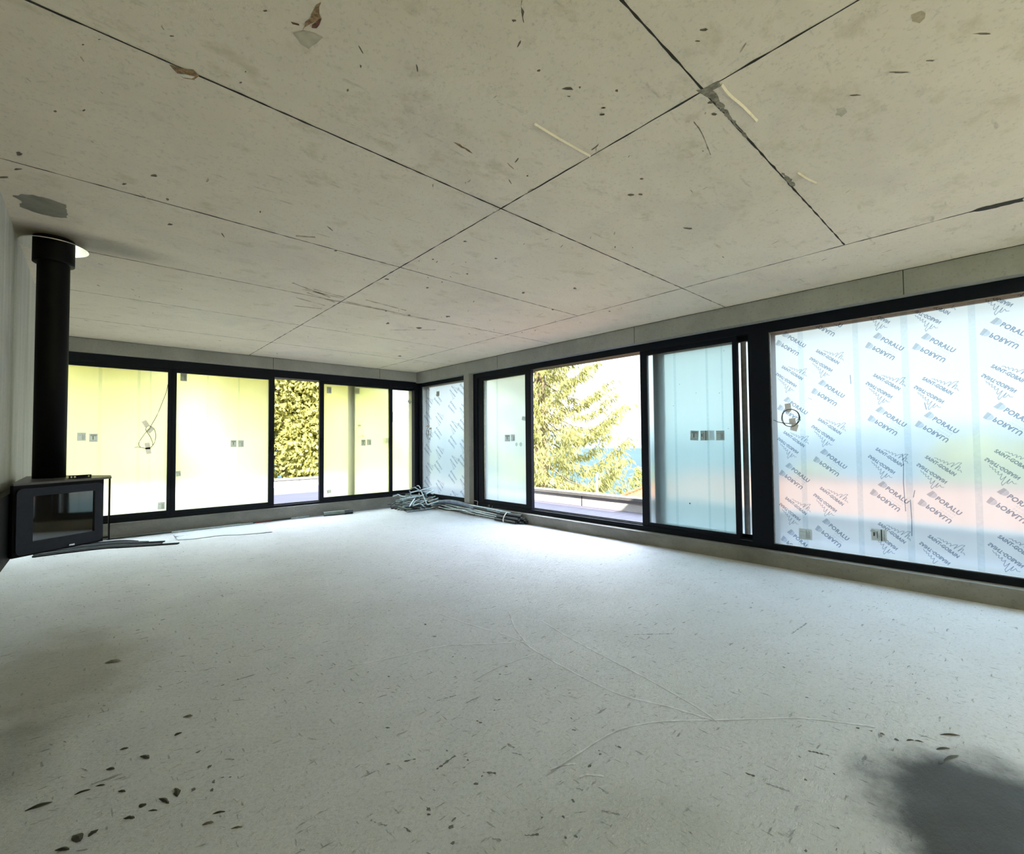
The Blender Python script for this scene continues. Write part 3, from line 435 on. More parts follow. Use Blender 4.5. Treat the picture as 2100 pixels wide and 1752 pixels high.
def handle(parent, fn, s, z, D):
    h = MB(); h.box(s-.014, s+.014, D-.030, D-.012, z-.10, z+.10, 'black_steel', fn, .004); h.box(s-.008, s+.008, D-.062, D-.046, z-.085, z+.085, 'black_steel', fn, .004)
    for q in (-.07, .07): h.box(s-.007, s+.007, D-.05, D-.025, z+q-.008, z+q+.008, 'black_steel', fn)
    h.build('handle', parent)
handle(o, fL, 2.105, 1.19, .075)
o, (a, c, z0, z1) = sash(w1, fL, 2.86, 4.231, .072, .066, ZS, ZT, .062, .047, .075, .05, 'film_left')
pane(o, fL, a, c, z0, z1, .09, 'film_left')
for st, sy, r in zip(STICK_L['s3'], (1, 3, 0, 1), (0, .15, 0, 0)): sticker(o, fL, st, .089, 1, sy, r)
handle(o, fL, 2.895, 1.21, .075)
h = MB(); h.box(4.222, 4.236, .055, .064, 1.62, 1.82, 'chrome', fL); h.build('lock_plate', o)
o, (a, c, z0, z1) = sash(w1, fL, 3.409, 4.79, .108, .05, ZS, ZT, .062, .047, .155, .05, 'film_left')
pane(o, fL, a, c, z0, z1, .17, 'film_left')
for st, sy, r in zip(STICK_L['s4'], (1, 0, 1, 3), (0, 0, 0, .78)): sticker(o, fL, st, .168, 1, sy, r)
b = MB(); b.tube([fL(x, .158, z) for x, z in [tuple(p.to_2d()) for p in spline([(x, z, 0) for x, z in CABLE_S4], 4)]], .004, 'cable', 6)
ca = thing('cable', 'small hooked cable end taped inside the rear sliding leaf near the corner', 'cable', fL(3.75,.158,1.3), 'cables taped to the panes')
b.build('cord', ca)
for i, (x, z) in enumerate(TAPE_S4):
    t = MB(); t.box(x-.03, x+.03, .152, .1535, z-.016, z+.016, 'tape', fL); t.build('tape', ca)
# --- window 2: corner pane on the lake side
w2 = thing('window_2', 'tall printed-film corner pane between the corner post and concrete column', 'window', fR(7.3,.1,.2), kind='structure')
f = MB(); f.box(6.485, YL+.02, .10, .26, 2.33, HR-.002, 'frame', fR); f.box(6.485, YL+.02, .10, .26, SR-.012, .235, 'frame', fR); f.box(6.485, 6.53, .10, .26, .235, 2.33, 'frame', fR)
f.box(7.985, YL+.17, .085, .26, SR-.012, HR-.002, 'frame', fR); f.box(7.965, 7.985, .105, .15, .235, 2.33, 'bead', fR); f.box(6.53, 7.965, .110, .118, 2.322, 2.332, 'bead', fR)
f.build('frame', w2)
p2 = pane(w2, fR, 6.53, 7.97, .235, 2.33, .125, 'film_right')
for st in STICK_R['r1']: sticker(p2, fR, st, .124, -1, 1)
# --- window 3: lake side sliding run
w3 = thing('window_3', 'dark framed sliding window on the lake side with its middle open', 'window', fR(4.1,.1,.2), kind='structure')
f = MB(); f.box(1.845, 6.345, .10, .30, 2.318, HR-.002, 'frame', fR); f.box(1.845, 6.345, .10, .30, SR-.012, .197, 'frame', fR)
f.box(6.235, 6.345, .10, .30, .197, 2.318, 'frame', fR); f.box(1.80, 1.845, .10, .30, SR-.012, HR-.002, 'frame', fR)
f.box(1.85, 6.23, .14, .152, .197, .209, 'frame', fR); f.box(1.85, 6.23, .215, .227, .197, .209, 'frame', fR); f.build('frame', w3)
o, (a, c, z0, z1) = sash(w3, fR, 4.971, 6.235, .121, .13, .197, 2.318, .063, .052, .125, .05, 'film_right')
b = MB(); b.box(6.066, 6.100, .128, .14, z0, z1, 'bead', fR); b.build('glazing_bead', o)
pane(o, fR, a, c-.03, z0, z1, .14, 'film_slide'); strips(o, fR, [(5.75,.04)], z0, z1, .1395)
for st, sy, r in zip(STICK_R['r2'], (0, 1, 3), (0, 0, -.2)): sticker(o, fR, st, .139, -1, sy, r)
b = MB()
for s, z, w, h in STICK_R['smudge']:
    b.mesh([fR(s+w*.5*math.cos(t*.7), .1385, z+h*.5*math.sin(t*.7)*(1+.2*math.sin(3*t))) for t in range(9)], [tuple(range(9))], 'smudge')
b.build('smudge', o)
o, (a, c, z0, z1) = sash(w3, fR, 1.965, 3.102, .046, .084, .197, 2.318, .045, .055, .125, .05, 'film_right')
pane(o, fR, a, c, z0, z1, .14, 'film_slide'); strips(o, fR, [(2.65,.03), (2.28,.025), (2.12,.02)], z0, z1, .1395)
for st, sy, r in zip(STICK_R['r3'], (0, 2, 1), (-.06, 0, 0)): sticker(o, fR, st, .139, -1, sy, r)
b = MB()
for i, (s, z) in enumerate(DOT_R3):
    rr = .009 if i == 0 else .004; b.mesh([fR(s+rr*math.cos(t), .139, z+rr*math.sin(t)) for t in range(6)], [tuple(range(6))], 'sticker_ink')
b.build('splash', o)
o, (a, c, z0, z1) = sash(w3, fR, 1.85, 2.972, .03, .118, .197, 2.318, .045, .055, .20, .05, 'film_right')
pane(o, fR, a, c, z0, z1, .215, 'film_slide'); b = MB(); b.box(1.90, 1.955, .20, .206, z0, z1, 'bead', fR); b.build('film_strip', o)
for st in STICK_R['r4']: sticker(o, fR, st, .214, -1, 3)
# --- window 4: big fixed pane with printed film
w4 = thing('window_4', 'huge fixed pane under film printed with maker names, nearest the camera', 'window', fR(0,.1,.2), kind='structure')
f = MB(); f.box(-2.2, 1.80, .10, .30, 2.297, HR-.002, 'frame', fR); f.box(-2.2, 1.80, .10, .30, SR-.012, .2, 'frame', fR)
f.box(1.652, 1.80, .10, .30, .2, 2.297, 'frame', fR); f.box(-2.2, -2.05, .10, .30, .2, 2.297, 'frame', fR)
f.box(1.642, 1.652, .112, .13, .2, 2.297, 'bead', fR); f.box(-2.05, 1.642, .112, .13, 2.290, 2.297, 'bead', fR); f.box(-2.05, 1.642, .112, .13, .2, .208, 'bead', fR); f.build('frame', w4)
p4 = pane(w4, fR, -2.05, 1.645, .2, 2.295, .13, 'film_right')
strips(p4, fR, [(1.36,.045), (.935,.04), (.60,.045), (.20,.04), (-.16,.04), (-.5,.04)], .2, 2.295, .1296)
for st, sy in zip(STICK_R['big'], (1, 2)): sticker(p4, fR, st, .128, -1, sy)
b = MB()
for pts in ([(1.0,1.8),(.997,1.72)], [(.655,1.02),(.66,.86),(.655,.72),(.652,.62)], [(.62,.72),(.615,.55),(.618,.42)], [(.66,1.1),(.655,1.0)], [(.59,.80),(.60,.74)], [(1.33,1.62),(1.30,1.60)], [(.51,1.52),(.50,1.46)]):
    for (s0, q0), (s1, q1) in zip(pts, pts[1:]): b.mesh([fR(s0-.003,.1285,q0), fR(s0+.003,.1285,q0), fR(s1+.003,.1285,q1), fR(s1-.003,.1285,q1)], [(0,1,2,3)], 'ink')
b.build('film_crease', p4)
# --- window 5: the run goes on behind the camera
w5 = thing('window_5', 'further dark framed fixed pane of the lake side run beyond the picture edge', 'window', fR(-3.2,.1,.2), kind='structure')
f = MB(); f.box(-4.0, -2.2, .10, .30, 2.297, HR-.002, 'frame', fR); f.box(-4.0, -2.2, .10, .30, SR-.012, .2, 'frame', fR); f.box(-4.0, -3.9, .10, .30, .2, 2.297, 'frame', fR); f.build('frame', w5)
pane(w5, fR, -3.9, -2.2, .2, 2.297, .13, 'film_right')
def fF(s, o, z): return (s, -4 - o, z)
w6 = thing('window_6', 'wide film covered window in the wall behind the camera', 'window', (2.4,-4.1,.2), kind='structure')  # unseen window, added to let more daylight into the room
f = MB()
for a, c in ((.4,.47), (2.42,2.48), (4.43,4.5)): f.box(a, c, .1, .2, .2, 2.4, 'frame', fF)
for a, c in ((.2,.27), (2.33,2.4)): f.box(.47, 4.43, .1, .2, a, c, 'frame', fF)
f.build('frame', w6)
pane(w6, fF, .47, 2.42, .27, 2.33, .14, 'film_left'); pane(w6, fF, 2.48, 4.43, .27, 2.33, .14, 'film_left')
# --- lettering printed on the film
def text_mesh(txt, size, bold=.0, spacing=1.0):
    cu = bpy.data.curves.new('lettering', 'FONT'); cu.body = txt; cu.size = size; cu.offset = bold; cu.space_character = spacing; cu.resolution_u = 3
    o = bpy.data.objects.new('lettering', cu); col.objects.link(o); bpy.context.view_layer.update()
    me = o.evaluated_get(bpy.context.evaluated_depsgraph_get()).to_mesh()
    vs = [tuple(v.co) for v in me.vertices]; fs = [tuple(p.vertices) for p in me.polygons]
    bpy.data.objects.remove(o); bpy.data.curves.remove(cu)
    x1 = max(v[0] for v in vs); return vs, fs, x1
def fit(t, width, height=None):
    vs, fs, x1 = t; k = width/x1; ky = k if height is None else height/max(v[1] for v in vs)
    return [(x*k, y*ky) for x, y, _ in vs], fs
T_POR = fit(text_mesh('PORALU', .05, .0019, 1.12), .180, .034); T_GRP = fit(text_mesh('GROUPE', .02, .0, 1.5), .092, .0125)
T_SG = fit(text_mesh('SAINT-GOBAIN', .03, .0013, 1.05), .222, .026)
SKY = [(.045,.036), (.062,.046), (.070,.037), (.080,.051), (.090,.038), (.100,.056), (.108,.054), (.112,.039), (.122,.061), (.132,.058), (.136,.042), (.150,.076), (.160,.082), (.163,.043), (.176,.100), (.190,.110), (.190,.045), (.197,.082), (.205,.078), (.207,.050), (.222,.060), (.236,.050)]
def mark(mb, fn, kind, s, z, D, ang=-.70, clip=None, k=1.0):
    """one printed mark and its upside-down twin below; (s, z) is the start of the upper line"""
    ca, sa = math.cos(ang), math.sin(ang); yl = -.030
    def put(vs, fs, mat):
        for fl in (0, 1):
            out = []
            for x, y in vs:
                yy = 2*yl - y if fl else y
                out.append((s - k*(x*ca - yy*sa), z + k*(x*sa + yy*ca)))
            for f_ in fs:
                q = [out[i] for i in f_]
                if clip and any(not (clip[0] < a < clip[1] and clip[2] < b < clip[3]) for a, b in q): continue
                mb.mesh([fn(a, D, b) for a, b in q], [tuple(range(len(q)))], mat)
    if kind == 'P':
        put(*T_POR, 'ink'); put([(x+.075, y-.0235) for x, y in T_GRP[0]], T_GRP[1], 'ink_pale')
        put([(-.060,-.006), (-.030,-.006), (-.030,.044), (-.052,.044)], [(0,1,2,3)], 'ink_mid')
        a = [(-.029+.026*math.sin(math.pi*t/8), .019+.024*math.cos(math.pi*t/8)*-1) for t in range(9)]
        put(a, [tuple(range(9))], 'ink_pale')
    else:
        put(*T_SG, 'ink')
        for a, b_ in zip(SKY, SKY[1:]):
            d = Vector((b_[0]-a[0], b_[1]-a[1])).normalized()*.0017; q = (-d.y, d.x)
            put([(a[0]+q[0],a[1]+q[1]), (a[0]-q[0],a[1]-q[1]), (b_[0]-q[0],b_[1]-q[1]), (b_[0]+q[0],b_[1]+q[1])], [(0,1,2,3)], 'ink')
mb = MB(); cl = (-2.04, 1.64, .205, 2.288)
cols = [(1.492,2.217,1.552,1.935), (1.20,2.355,1.260,2.050), (.782,2.080,.840,1.775), (.470,2.020,.522,1.712), (.075,2.069,.130,1.765), (-.235,2.01,-.183,1.70), (-.64,2.06,-.585,1.757), (-.95,2.0,-.90,1.69), (-1.36,2.05,-1.30,1.74), (-1.67,1.99,-1.62,1.68)]
for ps, pz, ss, sz in cols:
    for k in range(-1, 5):
        mark(mb, fR, 'P', ps, pz-.6415*k, .1292, clip=cl); mark(mb, fR, 'S', ss, sz-.6415*k, .1292, clip=cl)
mb.build('film_print', p4)
mb = MB(); cl = (6.54, 7.96, .24, 2.325)
for i, s0 in enumerate((7.83, 7.48, 7.02, 6.72)):
    off = (.10, .42, -.05, .30)[i]
    for k in range(0, 6):
        mark(mb, fR, 'P', s0, 2.32-off-.6415*k+.2, .1242, clip=cl); mark(mb, fR, 'S', s0, 2.0-off-.6415*k+.2, .1242, clip=cl)
mb.build('film_print', p2)
# ------------------------------------------------------------------ cables taped to the panes
ca = thing('cable', 'thin cable hanging in a looped knot taped to the first pane beside the stove', 'cable', fL(.6,.07,1.3), 'cables taped to the panes')
b = MB(); b.tube(spline([fL(x, .086, z) for x, z in CABLE_L], 3), .0042, 'cable', 6); b.build('cord', ca, smooth=True)
for i, (x, z) in enumerate(TAPE_L):
    t = MB(); a = (.5, -.7, .15, .2)[i]; w, h = .028, .045
    t.mesh([fL(x + u*math.cos(a) - v_*math.sin(a), .0805, z + u*math.sin(a) + v_*math.cos(a)) for u, v_ in ((-w,-h), (w,-h), (w,h), (-w,h))], [(0,1,2,3)], 'tape'); t.build('tape', ca)
ca = thing('cable', 'cable wound in a round coil taped to the big printed pane', 'cable', fR(COIL_R[0][0],.118,COIL_R[0][1]), 'cables taped to the panes')
cs, cz = COIL_R[0]; rz = COIL_R[1][1]-cz; rs = COIL_R[2][0]-cs
b = MB(); pts = [fR(cs + rs*(1+.07*math.sin(t*.37))*math.cos(t*.2617), .121-.002*math.sin(t*.5), cz + rz*(1+.06*math.cos(t*.29))*math.sin(t*.2617)) for t in range(0, 64)]
pts += [fR(s, .121, z) for s, z in COIL_TAIL]
b.tube(pts, .0036, 'cable', 6); b.build('cord', ca, smooth=True)
for i, (s, z) in enumerate(TAPE_R):
    t = MB(); a = (.1, .5, .15, -.3)[i]; w, h = ((.026,.028), (.022,.012), (.028,.028), (.03,.034))[i]
    t.mesh([fR(s - u*math.cos(a) + v_*math.sin(a), .1165, z + u*math.sin(a) + v_*math.cos(a)) for u, v_ in ((-w,-h), (w,-h), (w,h), (-w,h))], [(0,1,2,3)], 'tape'); t.build('tape', ca)
ca = thing('cable', 'cable dropping to a small loop on the corner pane beside the corner post', 'cable', fR(7.85,.115,1.3), 'cables taped to the panes')
b = MB(); b.tube(spline([fR(s, .119, z) for s, z in CABLE_R1], 3), .004, 'cable', 6); b.build('cord', ca, smooth=True)
for s, z in TAPE_R1:
    t = MB(); t.box(s-.04, s+.04, .1145, .1155, z-.016, z+.016, 'tape', fR); t.build('tape', ca)
# ------------------------------------------------------------------ hanging stove
ZTOP, ZBOT = 1.02, .605
FLc, FRc, BRc, BLc = (-.336,3.772), (.045,4.045), (.071,4.196), (-.347,4.64)
st = thing('wood_stove', 'black glass fronted wood stove hung on the left wall above the floor', 'stove', (-.2,4.2,ZBOT))
u = Vector((FRc[0]-FLc[0], FRc[1]-FLc[1])); fw = u.length; u.normalize(); nrm = Vector((u.y, -u.x))     # along the face, out of the face
def fS(a, o, z): return (FLc[0]+u.x*a+nrm.x*o, FLc[1]+u.y*a+nrm.y*o, z)
b = MB(); b.prism([FLc, FRc, (.030,4.17), (-.10,4.45), (-.350,4.62), (-.350,3.80)], ZBOT, ZTOP-.012, 'black_steel')
b.build('body', st)
b = MB(); b.box(XL-.27, -.352, -3.9, YL-.03, .585, .965, 'black_steel'); b.build('bench', st)
b = MB(); b.prism([(FLc[0]-nrm.x*-.004,FLc[1]+nrm.y*.004), (FRc[0]+.002,FRc[1]-.006), (.084,4.09), (.084,4.30), (-.1,4.52), (-.349,BLc[1]), (-.349,3.84)], ZTOP-.012, ZTOP, 'plate_top'); b.build('top_plate', st)
dz0, dz1 = ZBOT+.012, ZTOP-.030
dr = MB()
def rrect(a0, a1, z0, z1, r, n=5):
    q = []
    for cx, cz, t0 in ((a1-r, z1-r, 0), (a0+r, z1-r, 90), (a0+r, z0+r, 180), (a1-r, z0+r, 270)):
        q += [(cx+r*math.cos(math.radians(t0+90*k/n)), cz+r*math.sin(math.radians(t0+90*k/n))) for k in range(n+1)]
    return q
oq = rrect(.008, fw-.012, dz0, dz1, .03); iq = rrect(.085, fw-.062, dz0+.065, dz1-.048, .004); n = len(oq)
vs = [fS(a,.016,z) for a, z in oq] + [fS(a,.016,z) for a, z in iq] + [fS(a,0,z) for a, z in oq] + [fS(a,.002,z) for a, z in iq]
fs = []
for k in range(n):
    j = (k+1) % n; fs += [(k, j, n+j, n+k), (2*n+k, 2*n+j, j, k), (n+k, n+j, 3*n+j, 3*n+k)]
dr.mesh(vs, fs, 'door_steel'); dro = dr.build('door', st)
g = MB(); g.box(.080, fw-.058, .0015, .007, dz0+.060, dz1-.044, 'stove_glass', fS); g.build('glass', dro)
h = MB(); h.box(fw*.55, fw*.55+.03, .014, .030, dz0+.004, dz0+.014, 'chrome', fS, .002); h.build('latch', dro)
b = MB(); b.box(.11, fw-.075, .0075, .011, dz0+.048, dz0+.062, 'black_steel', fS); b.build('air_slot', dro)
b = MB(); b.box(.0725, .0805, 4.10, 4.30, ZBOT-.004, ZTOP-.0125, 'black_steel')
b.box(.03, .0805, 4.13, 4.17, ZBOT+.004, ZBOT+.012, 'black_steel')
b.build('side_shield', st)
PX, PY, PR = -.222, 4.295, .0805
def lathe(prof, mat, n=40, c=(PX,PY)):
    b = MB(); vs = [(c[0]+r*math.cos(2*math.pi*k/n), c[1]+r*math.sin(2*math.pi*k/n), z) for r, z in prof for k in range(n)]
    b.mesh(vs, [(i*n+k, i*n+(k+1) % n, (i+1)*n+(k+1) % n, (i+1)*n+k) for i in range(len(prof)-1) for k in range(n)], mat); return b
fp = thing('flue_pipe', 'black flue pipe rising from the hanging stove to the ceiling', 'pipe', (PX,PY,ZTOP))
lathe([(PR-.006,ZTOP+.001), (PR,ZTOP+.001), (PR,1.9), (PR,2.45)], 'black_steel').build('tube', fp, smooth=True)
lathe([(PR,2.44), (.103,2.44), (.103,2.455), (.103,2.607)], 'black_steel').build('collar', fp, smooth=True)
lathe([(.104,2.556), (.172,2.556), (.172,2.562), (.104,2.562)], 'plate', 56).build('ceiling_plate', fp)
# slotted bracket left on the stove top
br = MB(); a0, a1 = .318, .445; e = .012
for z0, z1 in ((ZTOP+.0005, ZTOP+.006), (ZTOP+.017, ZTOP+.022)): br.box(a0, a1, -.075, -.071, z0, z1, 'black_steel', fS)
for q0, q1 in ((a0,a0+.008), (a0+.020,a0+.026), (a0+.040,a1-.020), (a1-.008,a1)): br.box(q0, q1, -.075, -.071, ZTOP+.006, ZTOP+.017, 'black_steel', fS)
br.box(a0, a1, -.095, -.075, ZTOP+.0005, ZTOP+.004, 'black_steel', fS)
tag(br.build('bracket', loc=fS(a0,-.08,ZTOP)), 'small black slotted steel bracket lying on the stove top', 'bracket')
# ------------------------------------------------------------------ heap of pipe offcuts in the corner
NAMES = {'pale': 'pale', 'grey': 'grey', 'green': 'greenish grey', 'dark': 'nearly black', 'blue': 'dark blue', 'black': 'black'}
used = {}
def pile_label(i, p, q, c, w):
    L = (Vector(p)-Vector(q)).length; z = (p[2]+q[2])/2; x = (p[0]+q[0])/2
    size = 'long' if L > .55 else 'medium' if L > .25 else 'stubby'
    lay = 'atop' if z > .33 else 'high in' if z > .25 else 'midway up' if z > .17 else 'at the foot of'
    sl = abs(p[2]-q[2])/max(L, .01); pose = 'steep' if sl > .6 else 'sloping' if sl > .22 else 'level'
    side = 'stove side' if x < 4.15 else 'centre' if x < 4.45 else 'column side'
    return f'{size} {NAMES[c]} {pose} pipe offcut {lay} the corner heap, {side}'
for i, (p, q, w, c) in enumerate(PILE):
    lab = pile_label(i, p, q, c, w)
    base = lab; used.setdefault(base, []).append(i)
    if len(used[base]) > 1: lab = ('lower ' if max(p[2], q[2]) < max(PILE[used[base][0]][0][2], PILE[used[base][0]][1][2]) else 'upper ') + lab
    b = MB(); P, Q = Vector(p), Vector(q); r = max(.010, w*.62)
    for e in (P, Q):
        e.y = min(e.y, YL-.03-r); e.x = min(e.x, wall_x(e.y)-.02-r) if e.z < SR+.02 else min(e.x, wall_x(e.y)+.06-r)
    if i in (13, 4): b.tube(spline([P, P.lerp(Q,.5)+Vector((0,0,.025)), Q], 4), r, 'pipe_'+c, 10, hollow=True)
    else: b.tube([P, P.lerp(Q,.5), Q], r, 'pipe_'+c, 10, hollow=True)
    tag(b.build('pipe_offcut', loc=P.lerp(Q,.5), smooth=True), lab, 'pipe', 'pipe offcuts heaped in the corner')
# lower layers that carry the heap
ORD = ['first', 'second', 'third', 'fourth', 'fifth', 'sixth', 'seventh']
for lay, (cnt, half, mid, spread) in enumerate([(7, .30, 7.52, .092), (5, .33, 4.34, .105), (5, .26, 7.50, .105), (4, .26, 4.36, .11), (4, .22, 7.50, .11), (3, .20, 4.37, .12), (3, .19, 7.50, .11)]):
    for i in range(cnt):
        k = (i-(cnt-1)/2)*spread; r = .0165; z0 = r+.0005+.0345*lay; c = ('grey', 'green', 'dark', 'pale')[(i+lay) % 4]; tw = rnd.uniform(-.022, .022); h = half*rnd.uniform(.82, 1.0); sh = rnd.uniform(-.03, .03)
        if lay % 2 == 0: e0, e1, w_ = (4.33+sh-h, mid+k-tw, z0), (4.33+sh+h, mid+k+tw, z0), 'from the room'
        else: e0, e1, w_ = (mid+k-tw, 7.50+sh-h, z0), (mid+k+tw, 7.50+sh+h, z0), 'from the stove side'
        b = MB(); b.tube([e0, tuple((a+c_)/2 for a, c_ in zip(e0, e1)), e1], r, 'pipe_'+c, 10, hollow=True)
        tag(b.build('pipe_offcut', loc=e0, smooth=True), f'{NAMES[c]} pipe offcut in {ORD[lay]} layer of heap, {ORD[i]} {w_}', 'pipe', 'pipe offcuts heaped in the corner')
b = MB(); b.tube(spline([(4.45,7.62,.32)]+[tuple(p) for p in WIRE], 4), .004, 'cable', 6)
tag(b.build('wire', loc=WIRE[0]), 'thin stiff wire poking up out of the heap towards the corner pane', 'wire')
# ------------------------------------------------------------------ lengths along the lake side upstand
bl = ['thick ribbed grey conduit bowed along the upstand under the corner pane', 'pale wavy pipe running from the corner heap past the column', 'pale pipe lying outermost on the floor near the column', 'pale straight pipe lying highest against the upstand', 'pale pipe second from the floor under the slim sliding leaf', 'pale pipe low against the upstand, ending at the black bundle',
      'short nearly black pipe on the floor before the column', 'grey pipe end on the floor reaching the black bundle', 'nearly black pipe behind the highest pale one', 'grey pipe resting on the black bundle', 'long grey pipe crossing from the corner pane to the open leaf', 'dark blue pipe under the bowed conduit']
for i, (pts, w, c) in enumerate(BUNDLE[:12]):
    b = MB(); r = max(.012, w*.8); pp = []
    for p in pts:
        x, y, z = p; z = max(z, r); x = min(x, wall_x(y)-r-.004-.012*(i % 3 if i not in (0,3,8) else 0)); pp.append((x, y, z))
    b.tube(spline(pp, 5), r, 'pipe_'+c, 10, hollow=True)
    if c == 'conduit':
        for q in spline(pp, 14): b.tube([q+Vector((0,-.004,0)), q+Vector((0,.004,0))], r*1.08, 'pipe_'+c, 10)
    tag(b.build('pipe', loc=pp[0], smooth=True), bl[i], 'pipe', 'pipe lengths along the lake side upstand')
for i, (x, z, y0, y1) in enumerate([(.03,.026,4.93,5.45), (.082,.026,4.97,5.5), (.134,.026,5.05,5.52), (.056,.070,4.95,5.42), (.110,.070,5.02,5.5), (.075,.113,5.0,5.46)]):
    b = MB(); b.tube([(wall_x(y)-x, y, z) for y in (y0, (y0+y1)/2, y1)], .0245, 'pipe_black', 12, hollow=True)
    tag(b.build('pipe_sleeve', loc=(wall_x(y0)-x,y0,z), smooth=True), 'black rubbery sleeve ' + ['on the floor right against the upstand', 'on the floor in the middle of the black bundle', 'on the floor on the outside of the black bundle', 'in the second tier of the black bundle, wall side', 'in the second tier of the black bundle, room side', 'alone on top of the black bundle'][i], 'pipe', 'black sleeves bundled under the open leaf')
b = MB(); yb = 5.30; xx = wall_x(yb); path = [(xx-.168,yb,.003), (xx-.172,yb,.05), (xx-.145,yb,.10), (xx-.10,yb,.142), (xx-.05,yb,.142), (xx-.028,yb,.10)]
for a, c_ in zip(path, path[1:]): b.mesh([(a[0],a[1]-.012,a[2]), (a[0],a[1]+.012,a[2]), (c_[0],c_[1]+.012,c_[2]), (c_[0],c_[1]-.012,c_[2])], [(0,1,2,3)], 'white')
tag(b.build('cable_tie', loc=path[0]), 'white strap wrapped round the black sleeves under the open leaf', 'strap')
for i, pts in enumerate(R2WIRES):
    b = MB(); q = [fR(s, .05, z) for s, z in pts]; q[-1] = (q[-1][0], q[-1][1], SR-.008); b.tube(spline(q, 4), .004, 'white' if i == 0 else 'pipe_grey', 6)
    tag(b.build('wire_hook', loc=q[-1]), ['white bent wire standing on the upstand beside the column', 'grey bent wire clip on the upstand under the slim leaf', 'second grey wire clip on the upstand, nearer the open leaf'][i], 'wire', 'bent wires on the upstand')
# ------------------------------------------------------------------ rods and strips along the left upstand
rl = ['long grey rod lying against the upstand under the first pane', 'long nearly black rod along the upstand beside the stove', 'pale rod behind the black one along the upstand', 'short red rod on the floor below the second pane', 'nearly black rod below the open leaf of the run beside the stove', 'short pale rod ending below the open leaf', 'pale rod beside the long grey one']
for i, (pts, c) in enumerate(RODS):
    r = .010; lane = (0, 2, 1, 2, 1, 0, 3)[i]; q = [(p[0], YL-.014-.023*lane, r+.0005) for p in pts]
    b = MB(); b.tube([q[0], q[-1]], r, 'pipe_'+c, 8, hollow=True)
    tag(b.build('rod', loc=q[0], smooth=True), rl[i], 'rod', 'rods along the upstand beside the stove')
tb = thing('drain_pipe', 'grey plastic pipe with a dark coupling lying below the slim sliding leaves', 'pipe', TUBE[0])
a, m_, e = [Vector((p[0], min(p[1], 7.90), .036)) for p in TUBE]
b = MB(); b.tube([a, m_], .034, 'pipe_green', 14, hollow=True); b.build('tube', tb, smooth=True)
b = MB(); b.tube([m_.lerp(a,.12), e], .041, 'pipe_dark', 14, hollow=True); b.build('coupling', tb, smooth=True)
sl = ['farthest', 'second farthest', 'middle', 'second nearest', 'nearest']
for i, sdef in enumerate(STRIPS):
    pts, z = sdef[:-1], .0006
    q = [(-.50, 7.79-.112*i), (-.20, 7.80-.110*i), (.10, 7.78-.110*i), (.28, 7.71-.115*i), ((.40, .50, .66, .62, .78)[i], 7.54-.130*i)]
    b = MB(); P = spline([(x, y, z) for x, y in q], 6); w = .030
    for a, c_ in zip(P, P[1:]):
        d = (c_-a); d.z = 0; d.normalize(); nx, ny = -d.y*w, d.x*w
        vs = [(a.x+nx,a.y+ny,z), (a.x-nx,a.y-ny,z), (c_.x-nx,c_.y-ny,z), (c_.x+nx,c_.y+ny,z)]; vs += [(x, y, zz+.012) for x, y, zz in vs]
        b.mesh(vs, [(0,3,2,1), (4,5,6,7), (0,1,5,4), (1,2,6,5), (2,3,7,6), (3,0,4,7)], 'strip_dark' if i % 2 == 0 else 'strip_grey')
    tag(b.build('flat_strip', loc=P[0]), f'{sl[i]} of five long flat strips on the floor below the stove', 'strip', 'flat strips laid out below the stove')
b = MB(); out = SHEET; n = len(out); cx = sum(p[0] for p in out)/n; cy = sum(p[1] for p in out)/n
rings = 7; vs = []
for k in range(rings+1):
    t = k/rings
    for x, y in out:
        y = min(y, 7.86); px, py = cx+(x-cx)*t, cy+(min(y,7.86)-cy)*t; px = max(px, .80)
        vs.append((px, py, .004+.010*abs(noise.noise(Vector((px*2.2, py*16, 3))))))
b.mesh(vs, [(k*n+i, k*n+(i+1) % n, (k+1)*n+(i+1) % n, (k+1)*n+i) for k in range(rings) for i in range(n)], 'sheet')
tag(b.build('plastic_sheet', loc=(cx,cy,0), smooth=True), 'wrinkled whitish plastic sheet on the floor under the first two panes', 'sheet')
# ------------------------------------------------------------------ dead leaves on the floor
LL = ['largest dead leaf, long and thin, lying nearest the damp left edge', 'long narrow dead leaf just beyond the largest one', 'small oval dead leaf beyond the round black one', 'round black dead leaf in the row of leaves', 'upright black dead leaf at the end of the row', 'curved dead leaf between the round one and the upright one', 'thin crescent dead leaf beside the round black one', 'pointed dead leaf in the middle of the row towards the camera', 'plump black dead leaf, second nearest the camera', 'broad black dead leaf beside the plump one', 'shredded dead leaf closest to the camera',
      'grey diamond leaf beside the pitted patch of floor', 'slim grey leaf beyond the diamond one', 'grey leaf nearest the middle of the floor, closest to the camera', 'small faint leaf beyond the long narrow one', 'sliver of leaf beside the long narrow one', 'crumpled leaf below the stained floor, nearest the row', 'dark crumpled leaf farthest along the rippled floor', 'pale crumpled leaf farthest from the row', 'faint crumpled leaf on the rippled floor', 'brown torn leaf alone between the stove and the row',
      'slim dark leaf farthest from the damp patch', 'short dark leaf between the slim one and the damp patch', 'bent dark leaf touching the edge of the damp patch', 'tiny dark leaf piece beside the bent one', 'dark rounded leaf tip left in the trowel arc', 'first of two thin leaf slivers end to end', 'second of two thin leaf slivers end to end', 'grey speckled leaf where the trowel arc ends']
